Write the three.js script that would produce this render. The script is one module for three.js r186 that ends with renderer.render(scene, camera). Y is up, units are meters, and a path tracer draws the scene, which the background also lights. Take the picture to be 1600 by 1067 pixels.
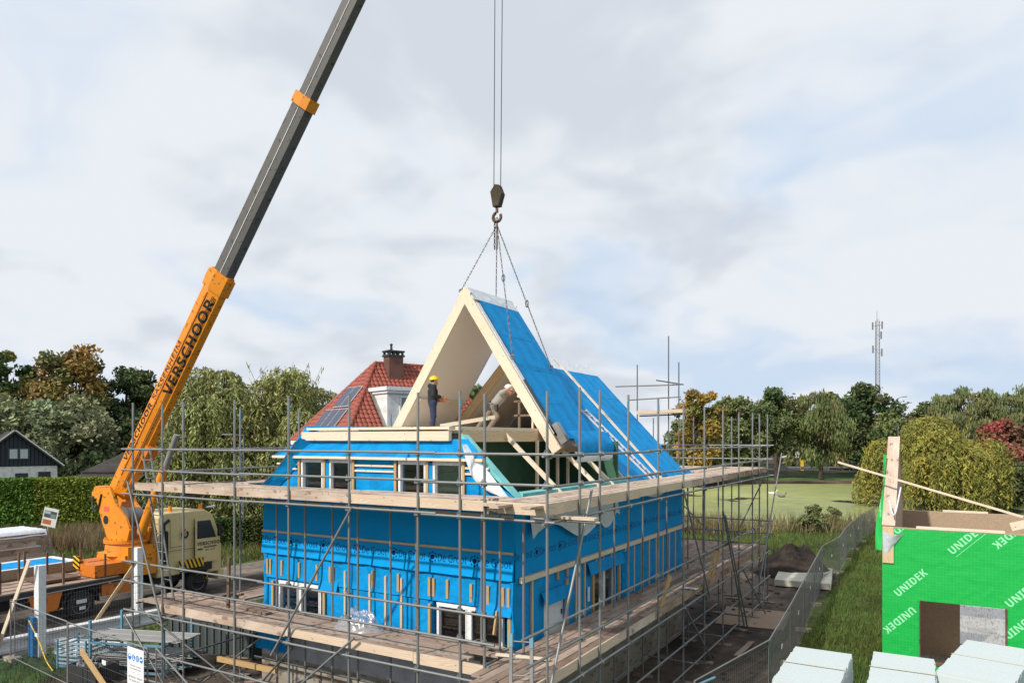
import * as THREE from 'three';
import { mergeGeometries } from 'three/addons/utils/BufferGeometryUtils.js';
import { ImprovedNoise } from 'three/addons/math/ImprovedNoise.js';
import { MarchingCubes } from 'three/addons/objects/MarchingCubes.js';
import { FontLoader } from 'three/addons/loaders/FontLoader.js';
import { TextGeometry } from 'three/addons/geometries/TextGeometry.js';

// ---------- camera, sky, sun, exposure ----------
const scene = new THREE.Scene();
const camera = new THREE.PerspectiveCamera(50.63, 1600 / 1067, 0.1, 2000);
camera.position.set(8.5175, 7.44, 14.481);
camera.rotation.y = THREE.MathUtils.degToRad(30.709);
camera.setViewOffset(1600, 1067, 0, -151.5, 1600, 1067);

const renderer = new THREE.WebGLRenderer({ antialias: true });
renderer.toneMapping = THREE.LinearToneMapping;
renderer.toneMappingExposure = 1.0;
renderer.shadowMap.enabled = true;

const PN = new ImprovedNoise();
const fbm = (x, y, z, o = 5) => { let s = 0, a = 0.5, f = 1; for (let i = 0; i < o; i++) { s += a * PN.noise(x * f, y * f, z * f); a *= 0.5; f *= 2.03; } return s; };
const sstep = (a, b, x) => { const t = Math.min(1, Math.max(0, (x - a) / (b - a))); return t * t * (3 - 2 * t); };
const lerp = (a, b, t) => a + (b - a) * t;
{
  const W = 1536, H = 768, data = new Float32Array(W * H * 4);
  const blue = [0.46, 0.64, 0.88], white = [0.825, 0.865, 0.915], grey = [0.6, 0.655, 0.735];
  for (let j = 0; j < H; j++) {
    const el = ((j + 0.5) / H - 0.5) * Math.PI, y = Math.sin(el), c = Math.cos(el);
    for (let i = 0; i < W; i++) {
      const ph = ((i + 0.5) / W - 0.5) * 2 * Math.PI, dx = Math.cos(ph) * c, dz = Math.sin(ph) * c, o = (j * W + i) * 4;
      const yy = Math.max(y, 0.0), k = 1 / (yy + 0.22), px = dx * k, pz = dz * k;
      let cov = 1, dark = 0.3;
      if (y > -0.02) {
        const w1 = fbm(px * 0.9 + 3.1, pz * 0.9 + 7.7, 1.3, 4), w2 = fbm(px * 0.9 - 5.2, pz * 0.9, 4.1, 4);
        const big = fbm(px * 0.75 + 0.9 * w1 + 2.2, pz * 0.75 + 0.9 * w2, 0.5, 6), wisp = fbm(px * 2.4 + w1 * 2, pz * 0.8 + w2, 9.2, 5);
        const puff = fbm(px * 2.1 + w2, pz * 2.1 - w1, 5.5, 6);
        cov = sstep(-0.22, 0.2, big * 1.15 + 0.55 * wisp + 0.09);
        dark = sstep(-0.05, 0.34, puff * 0.95 + big * 0.5) * 0.75;
      }
      for (let q = 0; q < 3; q++) data[o + q] = lerp(blue[q], lerp(white[q], grey[q], dark), 0.42 + 0.58 * cov);
      data[o + 3] = 1;
    }
  }
  const sky = new THREE.DataTexture(data, W, H, THREE.RGBAFormat, THREE.FloatType);
  sky.mapping = THREE.EquirectangularReflectionMapping; sky.magFilter = THREE.LinearFilter; sky.minFilter = THREE.LinearFilter; sky.needsUpdate = true;
  scene.background = sky; scene.environment = sky;
}
const sun = new THREE.DirectionalLight(new THREE.Color(1, 0.94, 0.85), 4.4);
sun.position.set(-0.25 * 0.777 * 60, 0.629 * 60, 0.968 * 0.777 * 60);
sun.castShadow = true; sun.shadow.radius = 3; sun.shadow.mapSize.set(4096, 4096);
Object.assign(sun.shadow.camera, { left: -60, right: 60, top: 60, bottom: -60, near: 1, far: 200 });
scene.add(sun); scene.add(sun.target);

// ---------- helpers ----------
let seed = 12345;
const R = () => { seed = (seed + 0x6d2b79f5) | 0; let t = Math.imul(seed ^ (seed >>> 15), 1 | seed); t = (t + Math.imul(t ^ (t >>> 7), 61 | t)) ^ t; return ((t ^ (t >>> 14)) >>> 0) / 4294967296; };
const RR = (a, b) => a + (b - a) * R();
const V3 = (x, y, z) => new THREE.Vector3(x, y, z);
const names = new Map();
const numbered = (n) => { const k = names.get(n) ?? 0; names.set(n, k + 1); return k ? n + '_' + String(k).padStart(3, '0') : n; };
const info = (o, label, category, group, kind) => { if (label) o.userData.label = label; if (category) o.userData.category = category; if (group) o.userData.group = group; if (kind) o.userData.kind = kind; return o; };
function thing(name, label, category, pos = [0, 0, 0], rotY = 0, group) {
  const g = new THREE.Group(); g.name = numbered(name); g.position.set(...pos); g.rotation.y = rotY; scene.add(g);
  return info(g, label, category, group);
}
function part(parent, name, geo, mat, kind) {
  const m = new THREE.Mesh(geo, mat); m.name = parent === scene ? numbered(name) : name; m.castShadow = m.receiveShadow = true; parent.add(m);
  if (kind) m.userData.kind = kind;
  return m;
}
function struct(name, geo, mat, label) { const m = part(scene, name, geo, mat, 'structure'); m.userData.label = label; m.userData.category = name.replace(/_/g, ' '); return m; }
// box with uv in metres, u along the longer side of each face
function bx(w, h, d, x = 0, y = 0, z = 0) {
  const g = new THREE.BoxGeometry(w, h, d), uv = g.attributes.uv, dims = [[d, h], [d, h], [w, d], [w, d], [w, h], [w, h]], ou = R() * 7, ov = R() * 7;
  for (let f = 0; f < 6; f++) for (let i = 0; i < 4; i++) {
    const n = f * 4 + i; let u = uv.getX(n) * dims[f][0], v = uv.getY(n) * dims[f][1];
    if (dims[f][1] > dims[f][0]) [u, v] = [v, u];
    uv.setXY(n, u + ou, v + ov);
  }
  return g.translate(x, y, z);
}
// box between two points (beam), width along horizontal normal, height roughly up
function beam(a, b, w, h) {
  const A = V3(...a), B = V3(...b), d = B.clone().sub(A), L = d.length(), g = bx(L, h, w);
  const X = d.normalize(), up = Math.abs(X.y) > 0.95 ? V3(1, 0, 0) : V3(0, 1, 0), Z = X.clone().cross(up).normalize(), Y = Z.clone().cross(X);
  g.applyMatrix4(new THREE.Matrix4().makeBasis(X, Y, Z)); const c = A.add(B).multiplyScalar(0.5); return g.translate(c.x, c.y, c.z);
}
const unitCyl = new THREE.CylinderGeometry(1, 1, 1, 8);
function tube(parent, name, a, b, r, mat) {
  const A = V3(...a), B = V3(...b), d = B.clone().sub(A), m = part(parent, name, unitCyl, mat);
  m.position.copy(A.clone().add(B).multiplyScalar(0.5)); m.scale.set(r, d.length(), r); m.quaternion.setFromUnitVectors(V3(0, 1, 0), d.normalize());
  return m;
}
function tubeG(a, b, r0, r1 = r0, n = 7) {
  const A = V3(...a), B = V3(...b), d = B.clone().sub(A), g = new THREE.CylinderGeometry(r1, r0, d.length(), n);
  g.applyQuaternion(new THREE.Quaternion().setFromUnitVectors(V3(0, 1, 0), d.normalize())); const c = A.add(B).multiplyScalar(0.5);
  return g.translate(c.x, c.y, c.z);
}
function grid(fn, nu, nv, U = 1, V = 1) {
  const p = [], uv = [], ix = [];
  for (let j = 0; j <= nv; j++) for (let i = 0; i <= nu; i++) { p.push(...fn(i / nu, j / nv)); uv.push((i / nu) * U, (j / nv) * V); }
  for (let j = 0; j < nv; j++) for (let i = 0; i < nu; i++) { const a = j * (nu + 1) + i; ix.push(a, a + 1, a + nu + 2, a, a + nu + 2, a + nu + 1); }
  const g = new THREE.BufferGeometry(); g.setAttribute('position', new THREE.Float32BufferAttribute(p, 3)); g.setAttribute('uv', new THREE.Float32BufferAttribute(uv, 2)); g.setIndex(ix); g.computeVertexNormals();
  return g;
}
function poly(points, holes = []) { const s = new THREE.Shape(points.map(([x, y]) => new THREE.Vector2(x, y))); for (const h of holes) s.holes.push(new THREE.Path(h.map(([x, y]) => new THREE.Vector2(x, y)))); return s; }
const ext = (points, depth, holes, bevel = 0) => new THREE.ExtrudeGeometry(poly(points, holes), { depth, bevelEnabled: bevel > 0, bevelThickness: bevel, bevelSize: bevel, bevelSegments: 2, steps: 1, curveSegments: 8 });
const rect = (x0, y0, x1, y1) => [[x0, y0], [x1, y0], [x1, y1], [x0, y1]];
const merge = (l) => mergeGeometries(l.map((g) => (g.index ? g.toNonIndexed() : g)));

// ---------- textures and materials ----------
function tex(w, h, fn, rep = [1, 1]) {
  const d = new Uint8Array(w * h * 4);
  for (let j = 0; j < h; j++) for (let i = 0; i < w; i++) { const c = fn(i / w, j / h, i, j), o = (j * w + i) * 4; for (let q = 0; q < 3; q++) d[o + q] = Math.max(0, Math.min(255, 255 * (Array.isArray(c) ? c[q] : c))); d[o + 3] = 255; }
  const t = new THREE.DataTexture(d, w, h); t.wrapS = t.wrapT = THREE.RepeatWrapping; t.magFilter = THREE.LinearFilter; t.minFilter = THREE.LinearMipmapLinearFilter; t.generateMipmaps = true; t.repeat.set(...rep); t.colorSpace = THREE.SRGBColorSpace; t.needsUpdate = true;
  return t;
}
const lin = (t) => { const c = t.clone(); c.colorSpace = THREE.NoColorSpace; c.needsUpdate = true; return c; };
// tiling noise: sample fbm on a torus-like blend
const HT = new Float32Array(65536); for (let i = 0; i < 65536; i++) HT[i] = R() * 2 - 1;
const vn = (x, y, p, s) => { const xi = Math.floor(x), yi = Math.floor(y); let fx = x - xi, fy = y - yi; fx = fx * fx * (3 - 2 * fx); fy = fy * fy * (3 - 2 * fy); const h = (a, b) => HT[(((a % p) * 1619 + (b % p) * 31337 + s * 6971) ^ ((b % p) << 5)) & 65535]; const a = h(xi, yi), b = h(xi + 1, yi), c = h(xi, yi + 1), d = h(xi + 1, yi + 1); return a + (b - a) * fx + (c - a) * fy + (a - b - c + d) * fx * fy; };
const tn = (u, v, f, s, o = 5) => { let t = 0, a = 0.42; f = Math.round(f); for (let i = 0; i < o; i++) { t += a * vn(u * f, v * f, f, Math.round(s * 10) + i); a *= 0.5; f *= 2; } return t; };
const knots = Array.from({ length: 16 }, () => [R(), R(), RR(0.004, 0.011)]);
const woodTex = tex(512, 256, (u, v) => { const g = tn(u, v, 1, 3.3, 3), gr = fbm(u * 3, v * 60, 2.2, 3), st = Math.sin((v * 22 + g * 6 + fbm(u * 2, v * 8, 1, 2) * 3) * 6.28); let k = 1; for (const [a, c, r] of knots) { const q = Math.hypot((u - a) * 2 * 0.6, v - c) / r; if (q < 1.6) k = Math.min(k, 0.5 + 0.5 * sstep(0.5, 1.6, q)); } const b = 0.92 + 0.1 * gr + 0.03 * st + 0.05 * g; return [b * k, b * (0.985 + 0.02 * g) * k, b * (0.96 + 0.05 * g) * k]; }, [0.5, 1]);
const oldWoodTex = tex(512, 256, (u, v) => { const g = tn(u, v, 3, 8.3, 5), gr = fbm(u * 4, v * 70, 6.2, 4), sp = tn(u, v, 12, 2, 3); let b = 0.86 + 0.2 * gr + 0.16 * g; if (sp > 0.3) b *= 0.75; return [b, b * (0.97 + 0.06 * g), b * (0.94 + 0.1 * g)]; }, [0.4, 0.8]);
const grimeTex = tex(256, 256, (u, v) => { const g = tn(u, v, 4, 1.7, 5), f = tn(u, v, 24, 5, 3); return 0.92 + 0.13 * g + 0.07 * f; }, [0.7, 0.7]);
const greaseTex = tex(512, 512, (u, v) => { const g = tn(u, v, 3, 6.1, 5), sp = tn(u, v, 14, 9.4, 4), sc = fbm(u * 4, v * 90, 3.3, 3); let b = 0.93 + 0.12 * g; if (sp + 0.5 * g > 0.42) b *= 0.55 + 0.3 * R(); if (sc > 0.42) b *= 0.8; return [b, b * 0.98, b * 0.96]; }, [0.45, 0.45]);
const fineTex = tex(256, 256, (u, v) => 0.95 + 0.09 * tn(u, v, 20, 4.4, 4), [1, 1]);
const wrinkle = lin(tex(512, 512, (u, v) => 0.5 + 0.5 * tn(u, v, 4, 11.1, 4) + 0.35 * (1 - 2 * Math.abs(tn(v, u, 5, 3, 3))), [0.5, 0.5]));
const std = (r, g, b, rough = 0.8, o = {}) => new (o.specularIntensity !== undefined ? THREE.MeshPhysicalMaterial : THREE.MeshStandardMaterial)({ color: new THREE.Color(r, g, b), roughness: rough, ...o });
const M = {
  wood: std(0.84, 0.73, 0.59, 0.75, { map: woodTex }),
  woodB: std(0.72, 0.54, 0.34, 0.75, { map: woodTex }),
  woodY: std(0.55, 0.37, 0.17, 0.75, { map: woodTex }),
  woodOld: std(0.47, 0.36, 0.27, 0.85, { map: oldWoodTex }),
  toe: std(0.72, 0.6, 0.51, 0.85, { map: oldWoodTex }),
  toeNew: std(0.72, 0.58, 0.45, 0.8, { map: woodTex }),
  deck1: std(0.47, 0.37, 0.31, 0.9, { map: oldWoodTex }),
  deck2: std(0.55, 0.45, 0.38, 0.9, { map: oldWoodTex }),
  deck3: std(0.32, 0.245, 0.2, 0.9, { map: oldWoodTex }),
  deckUp: std(0.66, 0.56, 0.46, 0.85, { map: oldWoodTex }),
  galv: std(0.27, 0.275, 0.27, 0.5, { metalness: 0.35, map: grimeTex }),
  galvDark: std(0.2, 0.2, 0.2, 0.5, { metalness: 0.5, map: grimeTex }),
  tubeBlue: std(0.14, 0.31, 0.41, 0.5, { map: grimeTex }),
  coupler: std(0.3, 0.31, 0.32, 0.45, { metalness: 0.6, map: fineTex }),
  blue: std(0.0, 0.3, 0.7, 0.7, { map: grimeTex, bumpMap: wrinkle, bumpScale: 0.045, specularIntensity: 0.35 }),
  white: std(0.78, 0.79, 0.8, 0.5, { map: fineTex }),
  foil: std(0.74, 0.77, 0.82, 0.45, { map: fineTex, bumpMap: wrinkle, bumpScale: 0.03 }),
  turquoise: std(0.2, 0.62, 0.62, 0.5, { map: grimeTex, bumpMap: wrinkle, bumpScale: 0.02 }),
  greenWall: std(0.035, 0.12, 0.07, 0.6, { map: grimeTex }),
  lining: std(0.72, 0.67, 0.62, 0.7),
  dark: std(0.03, 0.03, 0.032, 0.6),
  black: std(0.012, 0.012, 0.013, 0.5),
  rubber: std(0.02, 0.02, 0.021, 0.85, { map: grimeTex }),
  orange: std(0.8, 0.285, 0.014, 0.4, { map: greaseTex }),
  orangeDeep: std(0.66, 0.19, 0.012, 0.5, { map: greaseTex }),
  cream: std(0.66, 0.54, 0.27, 0.35, { map: fineTex }),
  yellow: std(0.75, 0.5, 0.02, 0.45),
  steel: std(0.33, 0.32, 0.3, 0.4, { metalness: 0.4, map: grimeTex }),
  boomGrey: std(0.11, 0.104, 0.1, 0.55, { map: greaseTex }),
  boomDark: std(0.025, 0.025, 0.028, 0.5, { map: grimeTex }),
  rust: std(0.2, 0.13, 0.09, 0.85, { map: oldWoodTex }),
  concrete: std(0.42, 0.4, 0.35, 0.9, { map: oldWoodTex }),
  plaster: std(0.8, 0.8, 0.78, 0.8, { map: grimeTex }),
  eps: std(0.52, 0.575, 0.58, 0.65),
  brick: std(0.2, 0.085, 0.06, 0.9, { map: grimeTex }),
  roofTile: std(0.33, 0.075, 0.045, 0.6, { map: grimeTex }),
  roofDark: std(0.05, 0.047, 0.045, 0.85, { map: oldWoodTex }),
  chip: std(0.42, 0.3, 0.2, 0.85, { map: fineTex }),
  glass: new THREE.MeshPhysicalMaterial({ color: 0xffffff, roughness: 0.03, transmission: 1, thickness: 0, ior: 1.5 }),
  film: new THREE.MeshPhysicalMaterial({ color: new THREE.Color(0.92, 0.95, 1), roughness: 0.22, transmission: 0.85, thickness: 0, side: THREE.DoubleSide }),
  solar: std(0.03, 0.035, 0.07, 0.2),
  skin: std(0.5, 0.28, 0.2, 0.6),
};
const font = await new FontLoader().loadAsync('fonts/droid/droid_sans_bold.typeface.json');
const fontR = await new FontLoader().loadAsync('fonts/droid/droid_sans_regular.typeface.json');
const textG = (s, size, f = font, depth = 0.004) => new TextGeometry(s, { font: f, size, depth, curveSegments: 3, bevelEnabled: false });
// printed membrane: one tile of print on the membrane's own colour
function printTex(w, h, bg, draw, rep) {
  const c = document.createElement('canvas'); c.width = w; c.height = h; const g = c.getContext('2d');
  g.fillStyle = bg; g.fillRect(0, 0, w, h); draw(g, w, h);
  const t = new THREE.CanvasTexture(c); t.colorSpace = THREE.SRGBColorSpace; t.wrapS = t.wrapT = THREE.RepeatWrapping; t.repeat.set(...rep); t.anisotropy = 4; return t;
}
// ---------- ground, water, road ----------
const TH = THREE.MathUtils.degToRad(30.709), FW = [-Math.sin(TH), -Math.cos(TH)], RT = [Math.cos(TH), -Math.sin(TH)];
// a place given as metres to the right of and ahead of the viewpoint
const at = (l, d, y = 0) => [8.5175 + l * RT[0] + d * FW[0], y, 14.481 + l * RT[1] + d * FW[1]];
const pxl = (px, d) => ((px - 800) / 1128) * d;                 // pixel column -> metres to the side at distance d
const pyh = (py, d) => 7.44 + ((685 - py) / 1128) * d;          // pixel row -> height at distance d
const grassTex = tex(512, 512, (u, v) => { const a = tn(u, v, 5, 2.2, 5), b = tn(u, v, 40, 7, 3), c = 0.75 + 0.5 * a + 0.5 * b; return [c * (0.9 + 0.5 * a), c, c * 0.8]; }, [0.08, 0.08]);
const dirtTex = tex(1024, 1024, (u, v) => { const a = tn(u, v, 6, 3.2, 6), b = tn(u, v, 50, 1, 3), c = 0.72 + 0.7 * a + 0.35 * b; return [c, c * 0.97, c * 0.94]; }, [0.06, 0.06]);
const planar = (shape, y, rep = 1) => { const g = new THREE.ShapeGeometry(shape, 10); g.rotateX(-Math.PI / 2); g.translate(0, y, 0); return g; };
const ground2 = (pts) => poly(pts.map(([x, z]) => [x, -z]));
struct('ground', planar(ground2([[-900, -900], [900, -900], [900, 900], [-900, 900]]), 0), std(0.075, 0.115, 0.028, 1, { map: grassTex }), 'green grass land around the building plot');
struct('building_plot', planar(ground2([[-15, 9], [4.6, 9], [4.3, -8], [3.6, -22], [4.4, -26], [2.4, -32], [-2, -35], [-12, -31], [-14.5, -20], [-15.5, -8]]), 0.006), std(0.115, 0.088, 0.066, 0.95, { map: dirtTex, bumpMap: lin(dirtTex), bumpScale: 0.06 }), 'bare dark brown soil around the scaffold');
struct('street', planar(ground2([[-40, 40], [-18.6, 40], [-18.6, -80], [-27, -80], [-27, -10], [-40, -6]]), 0.008), std(0.2, 0.175, 0.15, 0.95, { map: dirtTex }), 'grey brown paved street under the crane truck');
struct('pavement', planar(ground2([[-18.6, -9], [-16.2, -9], [-16.2, -60], [-18.6, -60]]), 0.012), std(0.34, 0.31, 0.28, 0.95, { map: dirtTex }), 'pale pavement beyond the crane truck');
const CP = (l, d) => { const p = at(l, d); return [p[0], p[2]]; };
const duckweed = tex(1024, 1024, (u, v) => { const a = tn(u, v, 3, 3.7, 6), b = tn(u, v, 5, 8.1, 6), f = tn(u, v, 60, 2, 2); const open = sstep(0.1, 0.16, b + 0.35 * a); const g = [0.62 + 0.12 * a + 0.1 * f, 0.7 + 0.12 * a + 0.1 * f, 0.4 + 0.1 * a]; return g.map((q, i) => lerp(q, [0.27, 0.28, 0.24][i], open)); }, [0.016, 0.016]);
const openW = (u, v) => sstep(0.1, 0.16, tn(u, v, 5, 8.1, 6) + 0.35 * tn(u, v, 3, 3.7, 6));
const pondRough = lin(tex(512, 512, (u, v) => lerp(0.4, 0.05, openW(u, v)), [0.016, 0.016]));
struct('pond', planar(ground2([[-4, 72], [6, 62], [14, 57], [24, 58], [36, 62], [48, 70], [75, 88], [95, 118], [10, 118], [-6, 95]].map(([l, d]) => CP(l, d))), 0.02), std(0.95, 0.78, 0.98, 1, { map: duckweed, roughnessMap: pondRough, specularIntensity: 0.8 }), 'pond covered in pale green duckweed');
// far bank: revetment, grass slope, road
function strip(name, prof, l0, l1, mat, label) { const g = grid((u, v) => { const k = v * (prof.length - 1), i = Math.min(prof.length - 2, Math.floor(k)), f = k - i; return at(lerp(l0, l1, u), lerp(prof[i][0], prof[i + 1][0], f), lerp(prof[i][1], prof[i + 1][1], f)); }, 40, (prof.length - 1) * 2, l1 - l0, 20); return struct(name, g, mat, label); }
strip('bank_revetment', [[117.8, -0.2], [117.8, 0.55], [118.3, 0.56]], -30, 110, std(0.12, 0.09, 0.065, 0.9, { map: dirtTex }), 'low timber edging along the far shore of the pond');
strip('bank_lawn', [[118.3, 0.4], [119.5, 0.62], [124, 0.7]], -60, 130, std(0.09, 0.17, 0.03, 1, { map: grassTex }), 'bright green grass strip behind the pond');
strip('bank_slope', [[124, 0.65], [130, 1.05], [136, 1.3]], -90, 160, std(0.05, 0.07, 0.022, 1, { map: grassTex }), 'grassy slope up to the far road with tree shade painted into its colour');  // darker grass colour has the shade under the bank trees painted in
strip('far_road', [[136, 1.32], [150, 1.34]], -140, 180, std(0.09, 0.088, 0.085, 0.9, { map: dirtTex }), 'asphalt road behind the pond');
strip('far_verge', [[150, 1.3], [175, 1.2], [500, 1.0]], -350, 380, std(0.06, 0.085, 0.03, 1, { map: grassTex }), 'rough grass verge beyond the far road');
{ // guard rail along the far road
  const g = thing('guard_rail', 'long grey steel guard rail along the far road', 'guard rail', at(30, 136.6, 1.3));
  const o = g.position;
  const sub = (p) => [p[0] - o.x, p[1] - o.y, p[2] - o.z];
  part(g, 'rail', beam(sub(at(-40, 136.6, 2.0)), sub(at(110, 136.6, 2.0)), 0.06, 0.32), M.galv);
  for (let l = -40; l <= 110; l += 4) part(g, 'post', beam(sub(at(l, 136.7, 1.2)), sub(at(l, 136.7, 2.15)), 0.12, 0.12), M.galvDark);
}

// ---------- vegetation ----------
const leafMats = new Map();
const leafMat = (tr = 0.15) => { if (!leafMats.has(tr)) leafMats.set(tr, new THREE.MeshPhysicalMaterial({ vertexColors: true, roughness: 0.85, transmission: tr, thickness: 0, side: THREE.DoubleSide, specularIntensity: 0.3 })); return leafMats.get(tr); };
const bark = std(0.09, 0.07, 0.055, 0.95, { map: oldWoodTex });
class Leaves {
  constructor() { this.p = []; this.c = []; this.n = []; }
  // a pointed leaf clump: centre, length direction, half width
  add(c, d, w, col, n) {
    const side = V3(d.y * n.z - d.z * n.y, d.z * n.x - d.x * n.z, d.x * n.y - d.y * n.x).normalize().multiplyScalar(w);
    const q = [[c.x - d.x, c.y - d.y, c.z - d.z], [c.x + side.x, c.y + side.y, c.z + side.z], [c.x + d.x, c.y + d.y, c.z + d.z], [c.x - side.x, c.y - side.y, c.z - side.z]];
    for (const i of [0, 1, 2, 0, 2, 3]) { this.p.push(...q[i]); this.c.push(...col); }
  }
  build() { const g = new THREE.BufferGeometry(); g.setAttribute('position', new THREE.Float32BufferAttribute(this.p, 3)); g.setAttribute('color', new THREE.Float32BufferAttribute(this.c, 3)); g.computeVertexNormals(); return g; }
}
const rdir = () => { const z = RR(-1, 1), a = RR(0, 6.283), s = Math.sqrt(1 - z * z); return V3(s * Math.cos(a), z, s * Math.sin(a)); };
const tint = (cols) => { const c = cols[Math.floor(R() * cols.length)], k = RR(0.7, 1.3); return c.map((x, i) => x * k * RR(0.92, 1.08)); };
function tree(name, label, [x, y, z], o, group) {
  const t = thing(name, label, o.cat ?? 'tree', [x, y, z], 0, group), L = new Leaves(), wood = [];
  const { h, w, base = 0.22, cols, n = 3200, leaf = 0.3, droop = 0 } = o;
  const lean = V3(RR(-0.04, 0.04) * h, 0, RR(-0.04, 0.04) * h), cy = h * (1 + base) / 2, ry = h * (1 - base) / 2, tr = Math.max(0.12, h * 0.02);
  wood.push(tubeG([0, 0, 0], [lean.x * 0.4, h * 0.45, lean.z * 0.4], tr * 1.3, tr * 0.8), tubeG([lean.x * 0.4, h * 0.44, lean.z * 0.4], [lean.x, h * 0.86, lean.z], tr * 0.8, tr * 0.2));
  const NC = o.clumps ?? 46, cl = [];
  for (let k = 0; k < NC; k++) {
    const d = rdir(), r = Math.cbrt(RR(0.12, 1)), pr = o.cone ? lerp(1, 0.35, Math.max(0, d.y)) : 1;
    const c = V3(d.x * r * w * 0.5 * pr * RR(0.75, 1.05) + lean.x * 0.7, cy + d.y * r * ry * RR(0.8, 1.02), d.z * r * w * 0.5 * pr * RR(0.75, 1.05) + lean.z * 0.7);
    const rad = RR(0.13, 0.22) * w * (1 - 0.25 * Math.max(0, d.y)); cl.push([c, rad]);
    if (k % 2 === 0) { const s = h * RR(0.25, 0.6); wood.push(tubeG([lean.x * 0.5, Math.min(s, c.y - 0.2), lean.z * 0.5], [c.x, c.y, c.z], tr * 0.35, tr * 0.07, 5)); }
  }
  const per = Math.ceil((n * 1.7) / NC);
  for (const [c, rad] of cl) { const ct = tint(cols); for (let i = 0; i < per; i++) {
    const d = rdir(), r = rad * Math.pow(R(), 0.4) * RR(0.8, 1.25), p = V3(c.x + d.x * r, c.y + d.y * r * 0.8 - droop * R() * rad, c.z + d.z * r), u = droop ? V3(RR(-0.3, 0.3), -1, RR(-0.3, 0.3)).normalize() : rdir(), s = leaf * RR(0.6, 1.3), k = RR(0.72, 1.28);
    L.add(p, u.multiplyScalar(s), s * (droop ? 0.28 : 0.55), [ct[0] * k, ct[1] * k, ct[2] * k], rdir());
  } }
  part(t, 'trunk', merge(wood), bark); part(t, 'crown', L.build(), leafMat()); return t;
}
function willow(name, label, [x, y, z], o, group) {
  const t = thing(name, label, 'tree', [x, y, z], 0, group), L = new Leaves(), wood = [], { h, w, cols, strands = 520, low = 0.12 } = o;
  wood.push(tubeG([0, 0, 0], [0.2, h * 0.4, 0.1], h * 0.05, h * 0.035));
  for (let k = 0; k < 26; k++) { const a = RR(0, 6.283), r = RR(0.05, 0.42) * w, y0 = h * RR(0.6, 0.86), e = [Math.cos(a) * r * 1.1, y0 + h * RR(0.08, 0.2), Math.sin(a) * r * 1.1]; wood.push(tubeG([Math.cos(a) * r * 0.7, y0, Math.sin(a) * r * 0.7], e, 0.03, 0.012, 4)); for (let q = 0; q < 16; q++) L.add(V3(lerp(Math.cos(a) * r * 0.8, e[0], q / 15) + RR(-0.15, 0.15), lerp(y0, e[1], q / 15) - RR(0, 0.5), lerp(Math.sin(a) * r * 0.8, e[2], q / 15) + RR(-0.15, 0.15)), V3(RR(-0.4, 0.4), -1, RR(-0.4, 0.4)).normalize().multiplyScalar(RR(0.14, 0.3)), 0.05, tint(cols), rdir()); }
  const domes = []; for (let k = 0; k < 34; k++) { const a = RR(0, 6.283), r = Math.sqrt(R()) * w * 0.44; domes.push([Math.cos(a) * r, h * lerp(0.97, 0.56, (r / (w * 0.44)) ** 2.2) * RR(0.62, 1.03), Math.sin(a) * r, w * RR(0.04, 0.11)]); }
  domes.push([0, h * 0.9, 0, w * 0.1]);
  for (const [a, b, c] of domes) { wood.push(tubeG([0.2, h * 0.38, 0.1], [a * 0.55, b * 0.75, c * 0.55], h * 0.022, h * 0.012, 5), tubeG([a * 0.55, b * 0.75, c * 0.55], [a, b, c], h * 0.012, h * 0.003, 5)); }
  for (let s = 0; s < strands; s++) {
    const [dx, dy, dz, dr] = domes[Math.floor(R() * domes.length)], a = RR(0, 6.283), r = Math.sqrt(R()) * dr; let p = V3(dx + Math.cos(a) * r, dy + Math.sqrt(Math.max(0, 1 - (r / dr) ** 2)) * dr * 0.5, dz + Math.sin(a) * r);
    const out = V3(Math.cos(a) + dx * 0.12, 0, Math.sin(a) + dz * 0.12).normalize(), end = Math.max(h * low, p.y - h * RR(0.15, 0.7)), ct = tint(cols); let k = 0;
    while (p.y > end && k++ < 60) {
      const f = Math.min(1, k / 9), d = V3(out.x * (1 - f) * 0.9 + RR(-0.12, 0.12), -0.15 - f, out.z * (1 - f) * 0.9 + RR(-0.12, 0.12)).normalize();
      for (let q = 0; q < 2; q++) { const u = d.clone().add(rdir().multiplyScalar(0.8)).normalize().multiplyScalar(RR(0.16, 0.32)), kk = RR(0.7, 1.3); L.add(p.clone().add(rdir().multiplyScalar(0.26)), u, RR(0.045, 0.08), ct.map((c) => c * kk), rdir()); }
      p = p.clone().addScaledVector(d, RR(0.2, 0.34));
    }
  }
  part(t, 'trunk', merge(wood), bark); part(t, 'crown', L.build(), leafMat()); return t;
}
const C = { dark: [[0.062, 0.100, 0.038], [0.085, 0.118, 0.047], [0.106, 0.127, 0.053]], brown: [[0.318, 0.192, 0.060], [0.234, 0.170, 0.060], [0.170, 0.160, 0.060]], sage: [[0.222, 0.251, 0.140], [0.180, 0.212, 0.118], [0.254, 0.265, 0.149]], olive: [[0.160, 0.192, 0.074], [0.192, 0.202, 0.085], [0.127, 0.160, 0.062]], gold: [[0.361, 0.235, 0.051], [0.289, 0.208, 0.053], [0.180, 0.172, 0.053]], red: [[0.306, 0.081, 0.063], [0.235, 0.090, 0.063], [0.180, 0.108, 0.063]], will: [[0.318, 0.318, 0.106], [0.254, 0.277, 0.106], [0.212, 0.234, 0.095]], willY: [[0.320, 0.290, 0.061], [0.259, 0.252, 0.061], [0.215, 0.215, 0.053]] };
const T = (name, label, px, top, d, wpx, o, group, gy = 0) => tree(name, label, at(pxl(px, d), d, gy), { h: pyh(top, d) - gy, w: (wpx / 1128) * d, ...o }, group);
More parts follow.
